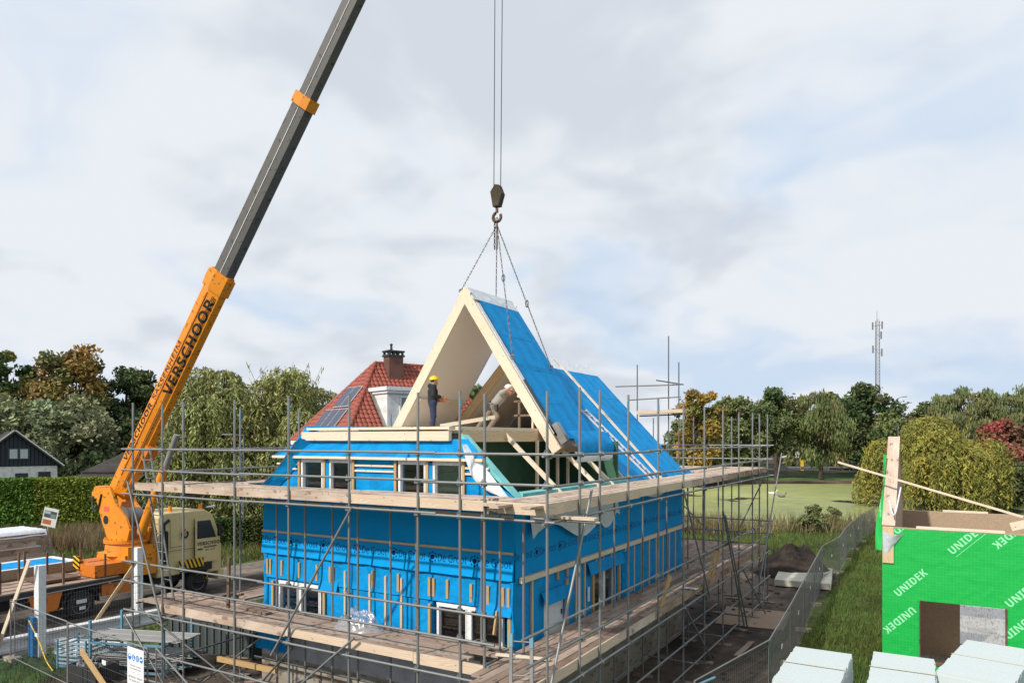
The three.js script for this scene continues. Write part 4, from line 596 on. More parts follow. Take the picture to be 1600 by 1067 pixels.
// cab
{ const prof = [[0, 1.15], [0, 3.78], [0.25, 3.95], [2.35, 3.95], [2.75, 3.7], [3.15, 2.6], [3.22, 2.2], [3.22, 1.0], [2.5, 1.0], [2.4, 1.35], [1.2, 1.35], [1.0, 1.15]].map(([a, b]) => [a, b]);
  const g = ext(prof, 2.3, [], 0.06); g.rotateY(Math.PI / 2); g.translate(TX - 1.15, 0, -5.55);   // extruded profile: x along -z
  const cab = part(tk, 'cab', g, M.cream), cx = NS + 0.065;
  const sideShape = (pts, th, off) => { const s = ext(pts, th); s.rotateY(Math.PI / 2); return s.translate(cx - 0.12 + off, 0, -5.55); };
  const door = part(tk, 'cab_door', sideShape([[1.75, 1.5], [2.95, 1.5], [3.0, 2.55], [2.62, 3.62], [1.75, 3.62]], 0.02, 0.105), M.cream);
  part(door, 'side_window', sideShape([[1.85, 2.65], [2.88, 2.65], [2.56, 3.5], [1.85, 3.5]], 0.012, 0.124), std(0.03, 0.04, 0.045, 0.08)); part(door, 'door_handle', bx(0.03, 0.06, 0.25, cx + 0.02, 2.15, -7.55), M.black);
  part(cab, 'panel_seam', merge([bx(0.01, 2.1, 0.02, cx - 0.002, 2.6, -7.25), bx(0.01, 0.02, 1.6, cx - 0.002, 2.25, -6.4), bx(0.01, 1.2, 0.02, cx - 0.002, 3.0, -6.0)]), M.dark);
  part(cab, 'windscreen', bx(1.9, 0.95, 0.03, TX, 3.2, -8.6), M.dark).rotation.set(0, 0, 0);
  part(tk, 'mirror', bx(0.12, 0.62, 0.16, NS + 0.25, 3.0, -8.5), M.black); part(tk, 'bumper', bx(2.4, 0.45, 0.3, TX, 0.75, -8.8), M.cream); part(tk, 'headlight', bx(0.3, 0.2, 0.05, TX + 0.9, 0.85, -8.97), M.white); part(tk, 'headlight', bx(0.3, 0.2, 0.05, TX - 0.9, 0.85, -8.97), M.white);
  part(tk, 'wheel_arch', bx(0.12, 0.35, 1.6, NS + 0.03, 1.3, -7.4), M.black);
  part(tk, 'warning_board', bx(0.03, 0.42, 1.3, NS + 0.12, 1.55, -7.05), stripeM); part(tk, 'warning_board', bx(0.3, 0.9, 0.04, NS - 0.08, 1.1, -7.95), stripeM); part(tk, 'warning_board', bx(0.5, 0.55, 0.04, TX - 0.9, 2.0, -3.0), stripeM);
  for (const [x, z] of [[NS - 0.4, -6.3], [NS - 0.4, -7.9]]) { part(tk, 'beacon', merge([new THREE.CylinderGeometry(0.1, 0.12, 0.08, 12).translate(x, 4.04, z), new THREE.CylinderGeometry(0.08, 0.09, 0.2, 12).translate(x, 4.17, z)]), std(0.8, 0.25, 0.01, 0.25)); }
  part(tk, 'air_horn', tubeG([NS - 0.2, 4.1, -8.1], [NS - 0.2, 4.12, -8.55], 0.03, 0.07, 8), M.white);
  part(tk, 'exhaust_stack', merge([new THREE.CylinderGeometry(0.17, 0.17, 1.5, 16).translate(NS - 0.05, 2.45, -5.75), tubeG([NS - 0.05, 3.1, -5.75], [NS - 0.05, 3.55, -5.75], 0.08), tubeG([NS - 0.05, 3.5, -5.75], [NS - 0.05, 3.68, -6.02], 0.08), ...Array.from({ length: 8 }, (_, k) => bx(0.03, 1.4, 0.03, NS - 0.05 + 0.18 * Math.cos(k * 0.8), 2.45, -5.75 + 0.18 * Math.sin(k * 0.8)))]), M.black);
  const lt = (s, size, y, z, m, f) => { const t = textG(s, size, f); t.rotateY(Math.PI / 2); t.translate(cx + 0.012, y, z); return part(tk, 'lettering', t, m); };
  lt('VERSCHOOR', 0.17, 2.32, -7.42 + 0.02, M.black).userData.label = 'black lettering on the cream cab door'; lt('SASSENHEIM', 0.085, 2.18, -7.75, M.black); lt('0252 - 219110', 0.06, 2.05, -7.85, M.black, fontR); lt('www.verschoorkranen.nl', 0.05, 2.4, -6.0, M.black, fontR);
  const lg = new THREE.TorusGeometry(0.15, 0.05, 8, 20, 5.2); lg.scale(1, 1, 0.2); lg.rotateZ(2.1); lg.rotateY(Math.PI / 2); part(tk, 'emblem', merge([lg.translate(cx + 0.01, 2.95, -6.75), bx(0.014, 0.12, 0.06, cx + 0.01, 3.03, -6.68)]), M.black); part(tk, 'emblem', tubeG([cx, 3.16, -6.72], [cx + 0.014, 3.16, -6.72], 0.07, 0.07, 14), std(0.5, 0.04, 0.02, 0.5));
}
part(tk, 'cab_step', merge([bx(0.2, 0.05, 0.7, NS + 0.02, 1.0, -7.95 + 0.3), bx(0.2, 0.05, 0.7, NS + 0.02, 0.6, -7.95 + 0.3)]), M.dark); part(tk, 'grille', merge(Array.from({ length: 6 }, (_, k) => bx(1.7, 0.07, 0.04, TX, 1.5 + k * 0.14, -8.84))), M.black); part(tk, 'mudguard', new THREE.TorusGeometry(0.72, 0.05, 6, 20, Math.PI).scale(1, 1, 5).rotateY(Math.PI / 2).translate(NS - 0.18, 0.6, -2.05), M.black); for (const z of [-3.2, 0.6, 1.4]) part(tk, 'side_marker', bx(0.02, 0.06, 0.1, NS + 0.07, 1.3, z), std(0.8, 0.3, 0.02, 0.4)); part(tk, 'grab_rail', tubeG([NS + 0.1, 1.9, -7.22], [NS + 0.1, 3.2, -7.22], 0.02, 0.02, 6), M.black);
// superstructure
const TZ = -5.4 + 0.7, QZ = -4.75;
part(tk, 'pedestal', merge([bx(2.2, 0.9, 1.5, TX, 1.85, QZ), bx(0.5, 1.3, 1.3, NS - 0.35, 2.0, QZ), new THREE.CylinderGeometry(0.85, 0.95, 0.55, 28).translate(TX, 2.5, QZ)]), M.orange);
part(tk, 'tool_box', bx(1.1, 0.5, 1.3, NS - 0.65, 1.82, -3.3), M.orangeDeep); part(tk, 'tool_box', bx(0.9, 0.5, 0.9, TX - 0.7, 1.8, -3.6), M.orangeDeep); part(tk, 'outrigger_plate', bx(1.5, 0.1, 1.5, TX - 0.1, 1.62, -1.6), M.rust);
part(tk, 'slew_ring', merge([new THREE.CylinderGeometry(0.95, 0.95, 0.14, 32).translate(TX, 2.84, QZ), ...Array.from({ length: 24 }, (_, k) => new THREE.CylinderGeometry(0.03, 0.03, 0.1, 6).translate(TX + 0.88 * Math.cos(k * 0.262), 2.95, QZ + 0.88 * Math.sin(k * 0.262)))]), M.orange);
{ // turret cheeks, in the vertical plane of the boom (along x)
  const cheek = [[-24.75, 4.6], [-24.5, 5.15], [-23.7, 5.2], [-23.3, 4.5], [-22.5, 3.9], [-22.2, 3.4], [-22.4, 2.92], [-23.9, 2.92], [-24.3, 3.6]];
  for (const z of [QZ + 0.42, QZ - 0.5]) { const g = ext(cheek, 0.1, [], 0.015); g.translate(0, 0, z); const c = part(tk, 'turret_cheek', g, M.orange); if (z > QZ) { const a = tubeG([-24.0, 3.75, z + 0.1], [-24.0, 3.75, z + 0.125], 0.2, 0.2, 18); part(c, 'access_hole', a, M.black); part(c, 'decal', bx(0.4, 0.22, 0.01, -23.95, 4.25, z + 0.122), std(0.65, 0.1, 0.08, 0.5)); } }
  part(tk, 'winch', merge([new THREE.CylinderGeometry(0.42, 0.42, 0.8, 20).rotateX(Math.PI / 2).translate(-23.0, 3.9, QZ), new THREE.CylinderGeometry(0.5, 0.5, 0.05, 20).rotateX(Math.PI / 2).translate(-23.0, 3.9, QZ + 0.36)]), M.galvDark);
  part(tk, 'hose_reel', merge([new THREE.CylinderGeometry(0.3, 0.3, 0.5, 16).rotateX(Math.PI / 2).translate(-25.05, 4.95, QZ + 0.1), bx(0.5, 0.3, 0.3, -25.4, 4.8, QZ + 0.1)]), M.orange); part(tk, 'hydraulic_hose', new THREE.TubeGeometry(new THREE.CatmullRomCurve3([V3(-25.5, 4.75, QZ + 0.3), V3(-25.3, 4.3, QZ + 0.4), V3(-24.7, 4.1, QZ + 0.55), V3(-24.3, 4.9, QZ + 0.56)]), 20, 0.045, 6), M.black);
  const cyl = part(tk, 'lift_cylinder', tubeG([-22.2, 3.2, QZ], [-20.9, 6.1, QZ - 0.3], 0.2, 0.2, 14), M.orange); part(cyl, 'piston_rod', tubeG([-20.9, 6.1, QZ - 0.3], [-20.35, 7.6, QZ - 0.5], 0.13, 0.13, 12), M.steel);
}
const BA = V3(-24.05, 4.95, -4.95), BT = V3(-3.85, 31.6, -5.5), bd = BT.clone().sub(BA).normalize(), bn = V3(-bd.y, bd.x, 0).normalize(), bq = bd.clone().cross(bn).negate(), BL = BT.distanceTo(BA);
const along = (s, p = 0, q = 0) => BA.clone().addScaledVector(bd, s).addScaledVector(bn, p).addScaledVector(bq, -q);   // q > 0 is the side towards the house front
const boomM = new THREE.Matrix4().makeBasis(bq, bn, bd);
const boomPrism = (pts, s0, s1) => { const g = ext(pts, s1 - s0); g.applyMatrix4(boomM); const o = along(s0); return g.translate(o.x, o.y, o.z); };
const secO = [[-0.34, 0.46], [0.34, 0.46], [0.36, 0.05], [0.17, -0.5], [-0.17, -0.5], [-0.36, 0.05]];
const sO = 11.7;
{ const b = part(tk, 'boom_base_section', boomPrism(secO, 0, sO), M.orange);
  part(b, 'boom_head_plate', boomPrism([[-0.4, 0.52], [0.4, 0.52], [0.42, 0.05], [0.22, -0.56], [-0.22, -0.56], [-0.42, 0.05]], sO - 0.85, sO - 0.1), M.orange);
  part(b, 'boom_rib', boomPrism([[-0.38, 0.08], [0.38, 0.08], [0.38, 0.02], [-0.38, 0.02]], 1, sO - 1), M.orangeDeep);
  part(b, 'top_lug', boomPrism([[-0.25, 0.46], [0.25, 0.46], [0.16, 0.85], [-0.16, 0.85]], sO - 0.7, sO - 0.3), M.orangeDeep);
  part(b, 'foot_bracket', boomPrism([[-0.25, -0.45], [0.25, -0.45], [0.25, -0.75], [-0.25, -0.75]], 2.4, 3.1), M.orangeDeep);
  const secG = [[-0.28, 0.36], [0.28, 0.36], [0.28, -0.08], [-0.28, -0.08]], secD = [[-0.27, -0.08], [0.27, -0.08], [0.2, -0.38], [-0.2, -0.38]];
  const m1 = part(tk, 'boom_middle_section', boomPrism(secG, sO - 0.1, 19.2), M.boomGrey); part(m1, 'boom_underside', boomPrism(secD, sO - 0.1, 19.2), M.boomGrey);
  part(tk, 'boom_collar', boomPrism([[-0.33, 0.42], [0.33, 0.42], [0.33, -0.1], [0.24, -0.44], [-0.24, -0.44], [-0.33, -0.1]], 19.05, 19.5), M.orange);
  const m2 = part(tk, 'boom_top_section', boomPrism(secG.map(([a, c]) => [a * 0.86, c * 0.86]), 19.5, BL), M.boomGrey); part(m2, 'boom_underside', boomPrism(secD.map(([a, c]) => [a * 0.86, c * 0.86]), 19.5, BL), M.boomGrey);
  const rp = (a, c) => tubeG(a.toArray(), c.toArray(), 0.018, 0.018, 5); part(tk, 'hoist_rope', merge([rp(along(3, 0.52), along(sO - 0.3, 0.6)), rp(along(sO - 0.3, 0.6), along(BL, 0.42))]), M.dark);
  const put = (geo, s, p, q, tilt = 0) => { const X = bd.clone(), Y = bn.clone(), Z = X.clone().cross(Y); const m = new THREE.Matrix4().makeBasis(X, Y, Z); if (tilt) geo.rotateX(tilt); geo.applyMatrix4(m); const o = BA.clone().addScaledVector(bd, s).addScaledVector(bn, p).addScaledVector(Z, q); return geo.translate(o.x, o.y, o.z); };
  for (let k = 1; k < 6; k++) part(b, 'weld_band', boomPrism(secO.map(([x, y]) => [x * 1.025, y * 1.02]), k * 1.95 + 0.2, k * 1.95 + 0.24), M.orangeDeep);
  part(b, 'hydraulic_pipe', merge([rp(along(0.6, -0.3, 0.3), along(sO - 1, -0.3, 0.31)), rp(along(0.6, -0.36, 0.28), along(sO - 1, -0.36, 0.29))]), M.dark);
  part(m2, 'edge_strip', boomPrism([[-0.252, -0.055], [0.252, -0.055], [0.252, -0.075], [-0.252, -0.075]], 19.5, BL), M.white); part(m1, 'edge_strip', boomPrism([[-0.29, -0.06], [0.29, -0.06], [0.29, -0.085], [-0.29, -0.085]], sO, 19.0), M.white);
  const l1 = textG('VERSCHOOR', 0.27); l1.scale(1.45, 1, 1); part(b, 'lettering', put(l1, 1.7, 0.13, 0.358), M.black); const l2 = textG('SASSENHEIM', 0.25, fontR); l2.scale(1.5, 1, 1); part(b, 'lettering', put(l2, 5.1, 0.13, 0.358), M.black);
  const l3 = textG('VERSCHOOR', 0.44); l3.scale(1.35, 1, 1); const tl = Math.atan2(0.19, 0.55); part(b, 'lettering', put(l3, 5.7, -0.45, 0.195, tl), M.black);
}
const HK = V3(-3.92, 15.35, -5.5);
part(tk, 'hoist_cable', merge([tubeG([HK.x - 0.12, HK.y + 0.2, HK.z], [HK.x - 0.02, 31.4, -5.5], 0.014, 0.014, 5), tubeG([HK.x + 0.14, HK.y + 0.2, HK.z], [HK.x + 0.3, 31.4, -5.5], 0.014, 0.014, 5)]), M.dark);
{ const hb = part(tk, 'hook_block', ext([[-0.19, 0.14], [-0.03, 0.34], [0.09, 0.31], [0.21, 0.03], [0.09, -0.34], [-0.1, -0.34]], 0.2, [], 0.02).translate(HK.x, HK.y, HK.z - 0.12), std(0.09, 0.075, 0.05, 0.8, { map: oldWoodTex, metalness: 0.3 }));
  part(hb, 'hook', merge([tubeG([HK.x, HK.y - 0.42, HK.z], [HK.x, HK.y - 0.55, HK.z], 0.05), new THREE.TorusGeometry(0.15, 0.05, 8, 18, 4.9).rotateZ(1.9).translate(HK.x, HK.y - 0.7, HK.z)]), M.rust); }
// chain slings: links alternate, each sling hangs as one thing
function sling(label, top, bot, shack) {
  const A = V3(...top), d = V3(...bot).sub(A), L = d.length(), n = Math.floor(L / 0.11), g = [], q = new THREE.Quaternion().setFromUnitVectors(V3(0, 1, 0), d.clone().normalize());
  const link = new THREE.TorusGeometry(0.028, 0.01, 4, 8).scale(0.75, 2.2, 1); const l2 = link.clone().rotateY(Math.PI / 2);
  for (let k = 0; k < n; k++) { const c = (k % 2 ? l2 : link).clone().applyQuaternion(q); const p = d.clone().multiplyScalar((k + 0.5) / n); g.push(c.translate(p.x, p.y, p.z)); }
  const t = thing('chain_sling', label, 'chain', top, 0, 'chain slings under the crane hook'); part(t, 'chain', merge(g), M.galvDark);
  if (shack) { const p = d.clone().multiplyScalar(shack); part(t, 'shackle', new THREE.TorusGeometry(0.06, 0.018, 6, 14).scale(0.8, 1.7, 1).rotateY(0.6).translate(p.x, p.y, p.z), M.galv); }
  part(t, 'end_hook', new THREE.TorusGeometry(0.06, 0.02, 6, 12).translate(d.x, d.y, d.z), M.galvDark); return t;
}
const J = [HK.x, HK.y - 0.95, HK.z];
{ const nx = Math.sin(VA), ny = Math.cos(VA), on = (l, z, s) => [VX + s * (0.1 + Math.cos(VA) * l + nx * 0.04), VY - Math.sin(VA) * l + ny * 0.04, z];
  sling('chain from the hook to the front end of the ridge', J, on(0.15, -4.2, -1)); sling('chain from the hook to the hidden far slope of the hanging roof', J, on(0.5, -6.6, -1)); sling('chain from the hook down to the front edge of the blue slope', J, on(2.75, -4.25, 1), 0.42); sling('chain from the hook down to the far edge of the blue slope', J, on(2.9, -6.6, 1), 0.55); }
{ const t = thing('spare_chain', 'short spare chain ends hanging straight below the hook', 'chain', [J[0], J[1], J[2]]); const g = []; for (let k = 0; k < 10; k++) for (const x of [-0.04, 0.05]) g.push(new THREE.TorusGeometry(0.035, 0.013, 4, 8).scale(0.8, 1.9, 1).rotateY(k % 2 ? 1.57 : 0).translate(x, 0.15 - k * 0.1, 0.08)); part(t, 'chain', merge(g), M.rust); }
// ---------- trailer and panel loads behind the crane truck ----------
{ const t = thing('flatbed_trailer', 'flatbed trailer carrying a blue topped panel beyond the crane truck', 'trailer'); const x = -27.3;
  part(t, 'trailer_deck', bx(2.6, 0.2, 15, x, 1.2, 3), M.rust); part(t, 'trailer_frame', bx(1.2, 0.4, 14, x, 0.9, 3), M.dark);
  for (const z of [-1, 0.4, 5]) for (const s of [-1, 1]) { const w = part(t, 'wheel', new THREE.CylinderGeometry(0.5, 0.5, 0.3, 24).rotateZ(Math.PI / 2), M.rubber); w.position.set(x + s * 1.05, 0.5, z); part(w, 'rim', new THREE.CylinderGeometry(0.27, 0.27, 0.32, 16).rotateZ(Math.PI / 2), M.galvDark); }
  for (const [z, h] of [[-4.2, 1.3], [-1.8, 1.2], [0.8, 1.3]]) part(t, 'stake', bx(0.07, h, 0.07, x + 1.27, 1.3 + h / 2, z), M.rust); }
{ const t = thing('roof_panel_load', 'flat wooden panel with a bright blue and white top on the trailer', 'roof panel', [-27.35, 1.31, 1.5]); part(t, 'panel_core', bx(2.4, 0.42, 11.5, 0, 0.21, 0), M.chip); part(t, 'white_border', bx(2.38, 0.01, 11.45, 0, 0.428, 0), M.white); part(t, 'membrane', bx(1.7, 0.01, 10.6, 0.1, 0.44, 0), M.blue); }
{ const t = thing('panel_stack', 'stack of wooden roof panels under loose white plastic wrap', 'panel stack', [-32.8, 0, -1.2]);
  for (let k = 0; k < 7; k++) { part(t, 'roof_panel', bx(2.5 - 0.2 * (k % 2), 0.3, 8.5 - (k % 3) * 0.5, RR(-0.05, 0.05), 0.25 + k * 0.36, RR(-0.1, 0.1)), k % 2 ? M.toe : M.woodOld); part(t, 'spacer', bx(2.3, 0.05, 8.0, 0, 0.43 + k * 0.36, 0), M.white); }
  part(t, 'plastic_wrap', grid((u, v) => { const a = (u - 0.5) * 2, x = a * 1.32, drop = Math.max(0, Math.abs(a) - 0.88) * 2.5; return [x + 0.06 * fbm(u * 6, v * 6, 2, 3), 2.72 - drop + 0.07 * fbm(u * 5, v * 9, 5, 3), lerp(4.3, -4.25, v)]; }, 30, 50, 3, 8), M.foil); part(t, 'plastic_wrap', grid((u, v) => [lerp(1.3, -1.3, u) * (1 + 0.25 * v), lerp(2.7, 0.25, v) + 0.05 * fbm(u * 5, v * 5, 3, 3), -4.3 - 1.3 * v * v + 0.2 * fbm(u * 7, v * 3, 1, 3)], 24, 14, 3, 2), M.film); }
{ const o = at(pxl(75, 52), 52), t = thing('site_board', 'tilted project sign board on a post in the grass', 'sign', o, TH); const bm = printTex(256, 320, '#c9c9c4', (g, w, h) => { g.fillStyle = '#39424a'; g.fillRect(18, 50, 220, 120); g.fillStyle = '#8fa0a8'; g.fillRect(24, 56, 100, 50); g.fillStyle = '#6d7a6a'; g.fillRect(134, 100, 90, 60); g.fillStyle = '#a85a2a'; g.fillRect(18, 205, 150, 80); }, [1, 1]);
  const b = part(t, 'board', new THREE.BoxGeometry(1.05, 1.35, 0.04), new THREE.MeshStandardMaterial({ map: bm, roughness: 0.6 })); b.position.set(0.1, 1.75, 0); b.rotation.z = -0.22; part(t, 'post', tubeG([-0.25, 0, -0.03], [0, 1.4, -0.03], 0.05), M.white); }
// ---------- neighbouring houses ----------
// a tiled roof face: rows of curved overlapping tiles on the plane through O with unit axes U (along the eaves), S (up the slope); inside() trims the outline
function tiles(O, U, S, N, w, h, inside, tw = 0.3, th = 0.34) {
  const g = [], P = (a, b, c) => [O.x + U.x * a + S.x * b + N.x * c, O.y + U.y * a + S.y * b + N.y * c, O.z + U.z * a + S.z * b + N.z * c], p = [], uv = [];
  for (let j = 0; j * th < h; j++) for (let i = 0; i * tw < w; i++) {
    const a = i * tw, b = j * th; if (!inside(a + tw / 2, b + th / 2)) continue;
    const xs = [0, 0.25, 0.5, 0.75, 1], cr = [0.02, 0.07, 0.085, 0.05, 0.015], k = RR(-0.006, 0.006);
    for (let q = 0; q < 4; q++) { const A = P(a + xs[q] * tw, b - 0.03, cr[q] + 0.04 + k), B = P(a + xs[q + 1] * tw, b - 0.03, cr[q + 1] + 0.04 + k), D = P(a + xs[q] * tw, b + th, cr[q] + k), E = P(a + xs[q + 1] * tw, b + th, cr[q + 1] + k), F = P(a + xs[q] * tw, b - 0.03, cr[q] + k - 0.01), G = P(a + xs[q + 1] * tw, b - 0.03, cr[q + 1] + k - 0.01); p.push(...A, ...B, ...E, ...A, ...E, ...D, ...F, ...G, ...B, ...F, ...B, ...A); const t0 = i * 0.37 + j * 0.61; for (let z = 0; z < 12; z++) uv.push(t0, t0 * 0.7); }
  }
  const geo = new THREE.BufferGeometry(); geo.setAttribute('position', new THREE.Float32BufferAttribute(p, 3)); geo.setAttribute('uv', new THREE.Float32BufferAttribute(uv, 2)); geo.computeVertexNormals(); return geo;
}
{ // red tiled hipped house; local x = along the long side, local z = along the short side
  const near = at(pxl(538, 40), 40), ang = Math.atan2(-(0.79 * RT[1] + 0.61 * FW[1]), 0.79 * RT[0] + 0.61 * FW[0]);
  const t = thing('tiled_house', 'brick house with red tiled hipped roof, chimney and solar panels', 'house', near, ang), L = 12, W = 8, E = 7.3, H = 12.15, s = 3.9;
  // local: +x away along the long side, -z along the short side
  part(t, 'wall', bx(L - 0.8, E - 0.1, W - 0.8, L / 2, (E - 0.1) / 2, -W / 2), M.brick);
  part(t, 'fascia', merge([bx(L, 0.28, 0.1, L / 2, E - 0.1, 0), bx(0.1, 0.28, W, 0, E - 0.1, -W / 2), bx(L, 0.28, 0.1, L / 2, E - 0.1, -W)]), M.white);
  const hullG = new THREE.BufferGeometry(), v = [[0, E, 0], [L, E, 0], [L, E, -W], [0, E, -W], [s, H, -W / 2], [L - s, H, -W / 2]], f = [[0, 1, 5], [0, 5, 4], [3, 0, 4], [1, 2, 5], [2, 3, 4], [2, 4, 5]];
  hullG.setAttribute('position', new THREE.Float32BufferAttribute(f.flat().flatMap((i) => v[i]), 3)); hullG.setAttribute('uv', new THREE.Float32BufferAttribute(new Float32Array(36), 2)); hullG.computeVertexNormals();
  const roof = part(t, 'roof', hullG, M.roofTile), rise = H - E;
  const frontL = Math.hypot(W / 2, rise), S1 = V3(0, rise, -W / 2).normalize(), N1 = V3(0, W / 2, rise).normalize(); part(roof, 'roof_tiles', tiles(V3(0, E, 0), V3(1, 0, 0), S1, N1, L, frontL, (a, b) => { const k = (b / frontL) * s; return a > k && a < L - k && !(a > 2.85 && a < 6.2 && b > 0.3 && b < 3.9); }), M.roofTile, 'stuff');
  const hipL = Math.hypot(s, rise), S2 = V3(s, rise, 0).normalize(), N2 = V3(-rise, s, 0).normalize(); part(roof, 'roof_tiles', tiles(V3(0, E, -W), V3(0, 0, 1), S2, N2, W, hipL, (a, b) => { const k = (b / hipL) * W / 2; return a > k && a < W - k; }), M.roofTile, 'stuff');
  const ridge = (a, b) => { const A = V3(...a), B = V3(...b), n = Math.floor(A.distanceTo(B) / 0.4); const g = []; for (let k = 0; k < n; k++) { const p = A.clone().lerp(B, k / n), q = A.clone().lerp(B, (k + 1.08) / n); g.push(tubeG(p.toArray(), q.toArray(), 0.15, 0.12, 8)); } return merge(g); };
  part(roof, 'ridge_tiles', merge([ridge([0, E + 0.05, 0], [s, H + 0.03, -W / 2]), ridge([0, E + 0.05, -W], [s, H + 0.03, -W / 2]), ridge([s, H + 0.03, -W / 2], [L - s, H + 0.03, -W / 2]), ridge([L, E + 0.05, 0], [L - s, H + 0.03, -W / 2])]), M.roofTile, 'stuff');
  const ch = part(roof, 'chimney', bx(1.0, 1.7, 0.75, s + 1.0, H - 0.35, -W / 2 + 0.55), std(0.15, 0.07, 0.05, 0.9, { map: grimeTex })); part(ch, 'chimney_cap', merge([bx(1.15, 0.12, 0.9, s + 1.0, H + 0.5, -W / 2 + 0.55), bx(1.15, 0.1, 0.9, s + 1.0, H + 0.78, -W / 2 + 0.55), ...[-0.45, -0.15, 0.15, 0.45].flatMap((x) => [-0.35, 0.35].map((z) => bx(0.12, 0.2, 0.12, s + 1.0 + x, H + 0.64, -W / 2 + 0.55 + z))), new THREE.CylinderGeometry(0.06, 0.1, 0.4, 10).translate(s + 0.85, H + 0.98, -W / 2 + 0.55), new THREE.SphereGeometry(0.1, 8, 6).translate(s + 0.85, H + 1.2, -W / 2 + 0.55)]), M.dark);
  // dormer on the long slope
  part(t, 'dormer', merge([bx(3.3, 2.9, 2.6, 4.5, 8.75, -1.7)]), M.plaster); part(t, 'dormer_roof', merge([bx(3.7, 0.22, 3.1, 4.5, 10.36, -1.65), bx(3.5, 0.16, 2.9, 4.5, 10.17, -1.65)]), M.white);
  const w = part(t, 'window', merge([bx(2.3, 0.1, 0.1, 4.85, 9.9, -0.38), bx(2.3, 0.1, 0.1, 4.85, 9.2, -0.38), bx(0.1, 2.0, 0.1, 3.7, 8.9, -0.38), bx(0.1, 2.0, 0.1, 4.85, 8.9, -0.38)]), M.white); part(w, 'pane', bx(2.2, 1.9, 0.03, 4.85, 8.9, -0.385), std(0.12, 0.18, 0.19, 0.1));
  part(t, 'lead_flashing', beam([2.78, 7.4, 0.15], [2.78, 10.3, -2.3], 0.2, 0.1), M.steel);
  // solar panels on the hip slope
  const ps = (a, b) => { const m = part(roof, 'solar_panel', merge([bx(1.0, 0.05, 1.62)]), M.white); const gl = part(m, 'solar_cells', bx(0.94, 0.012, 1.56, 0, 0.033, 0), M.solar); const c = V3(0, E, -W).addScaledVector(V3(0, 0, 1), a).addScaledVector(S2, b).addScaledVector(N2, 0.17); m.matrixAutoUpdate = false; m.matrix.makeBasis(V3(0, 0, 1), N2, V3(0, 0, 1).cross(N2)).setPosition(c); m.matrix.decompose(m.position, m.quaternion, m.scale); m.matrixAutoUpdate = true; };
  for (const a of [3.7, 4.75]) ps(a, 3.3); for (const a of [3.0, 4.05, 5.1]) ps(a, 1.5);
}
{ // black timber house with white base
  const d = 74, o = at(pxl(22, d), d), t = thing('timber_house', 'black timber clad house with white base and white roof edges behind the hedge', 'house', o, TH + 0.7), hw = 3.9, e = 4.75, a = 8.1, len = 12;
  part(t, 'wall', bx(2 * hw - 0.3, 4.55, len - 0.4, 0, 2.275, -len / 2), M.plaster);
  part(t, 'gable', ext([[-hw + 0.15, 4.56], [hw - 0.15, 4.56], [hw - 0.15, e], [0, a - 0.1], [-hw + 0.15, e]], len - 0.4).translate(0, 0, -len + 0.2), std(0.012, 0.017, 0.022, 0.8));
  for (let x = -hw + 0.4; x < hw - 0.2; x += 0.36) { const top = a - 0.15 - Math.abs(x) * ((a - e) / hw), y0 = 4.57; if (top > y0) part(t, 'cladding_board', bx(0.27, top - y0, 0.05, x, (top + y0) / 2, -0.17), std(0.022, 0.03, 0.04, 0.7)); }
  for (const s of [-1, 1]) { part(t, 'roof', beam([s * 0.0, a + 0.05, -len / 2], [s * (hw + 0.35), e - 0.3, -len / 2], len + 0.5, 0.16), M.roofDark); part(t, 'barge_board', beam([0, a + 0.12, 0.2], [s * (hw + 0.4), e - 0.25, 0.2], 0.06, 0.26), M.white); }
  const w = part(t, 'window', bx(1.9, 1.2, 0.08, 0.35, 5.85, -0.1), std(0.03, 0.045, 0.07, 0.5)); for (const s of [-1, 1]) part(w, 'pane', bx(0.66, 0.95, 0.03, 0.35 + s * 0.45, 5.85, -0.05), std(0.5, 0.53, 0.52, 0.25));
  part(t, 'low_window', bx(1.1, 0.9, 0.06, 2.6, 3.5, -0.17), M.dark); part(t, 'low_window', bx(1.1, 0.9, 0.06, 0.6, 3.4, -0.17), M.dark); part(t, 'chimney', merge([bx(1.2, 1.0, 1.0, 2.9, 6.0, -6), bx(1.4, 0.08, 1.2, 2.9, 6.54, -6)]), M.dark);
}
{ const d = 66, o = at(pxl(150, d), d), t = thing('dark_shed', 'low shed with wide dark felt roof behind the hedge', 'shed', o, TH); part(t, 'wall', bx(7.4, 2.9, 5, 0, 1.45, -3), M.dark); const rf = (p) => { const g = new THREE.BufferGeometry(), ix = [0, 1, 2, 0, 2, 3]; g.setAttribute('position', new THREE.Float32BufferAttribute(ix.flatMap((i) => p[i]), 3)); g.setAttribute('uv', new THREE.Float32BufferAttribute(ix.flatMap((i) => [p[i][0], p[i][2]]), 2)); g.computeVertexNormals(); return g; };
  part(t, 'roof', merge([rf([[-4.6, 3.0, 0.6], [3.2, 3.0, 0.6], [3.6, 4.2, -2.2], [-2.4, 4.2, -2.2]]), bx(7.9, 0.14, 0.1, -0.7, 2.94, 0.62)]), M.roofDark); part(t, 'roof', merge([rf([[-2.6, 4.3, -2.0], [3.7, 4.3, -2.0], [4.2, 6.5, -5.0], [0.8, 6.5, -5.0]]), bx(6.4, 0.16, 0.12, 0.55, 4.26, -1.98), bx(3.4, 0.1, 0.2, 2.5, 6.52, -5)]), M.roofDark); }
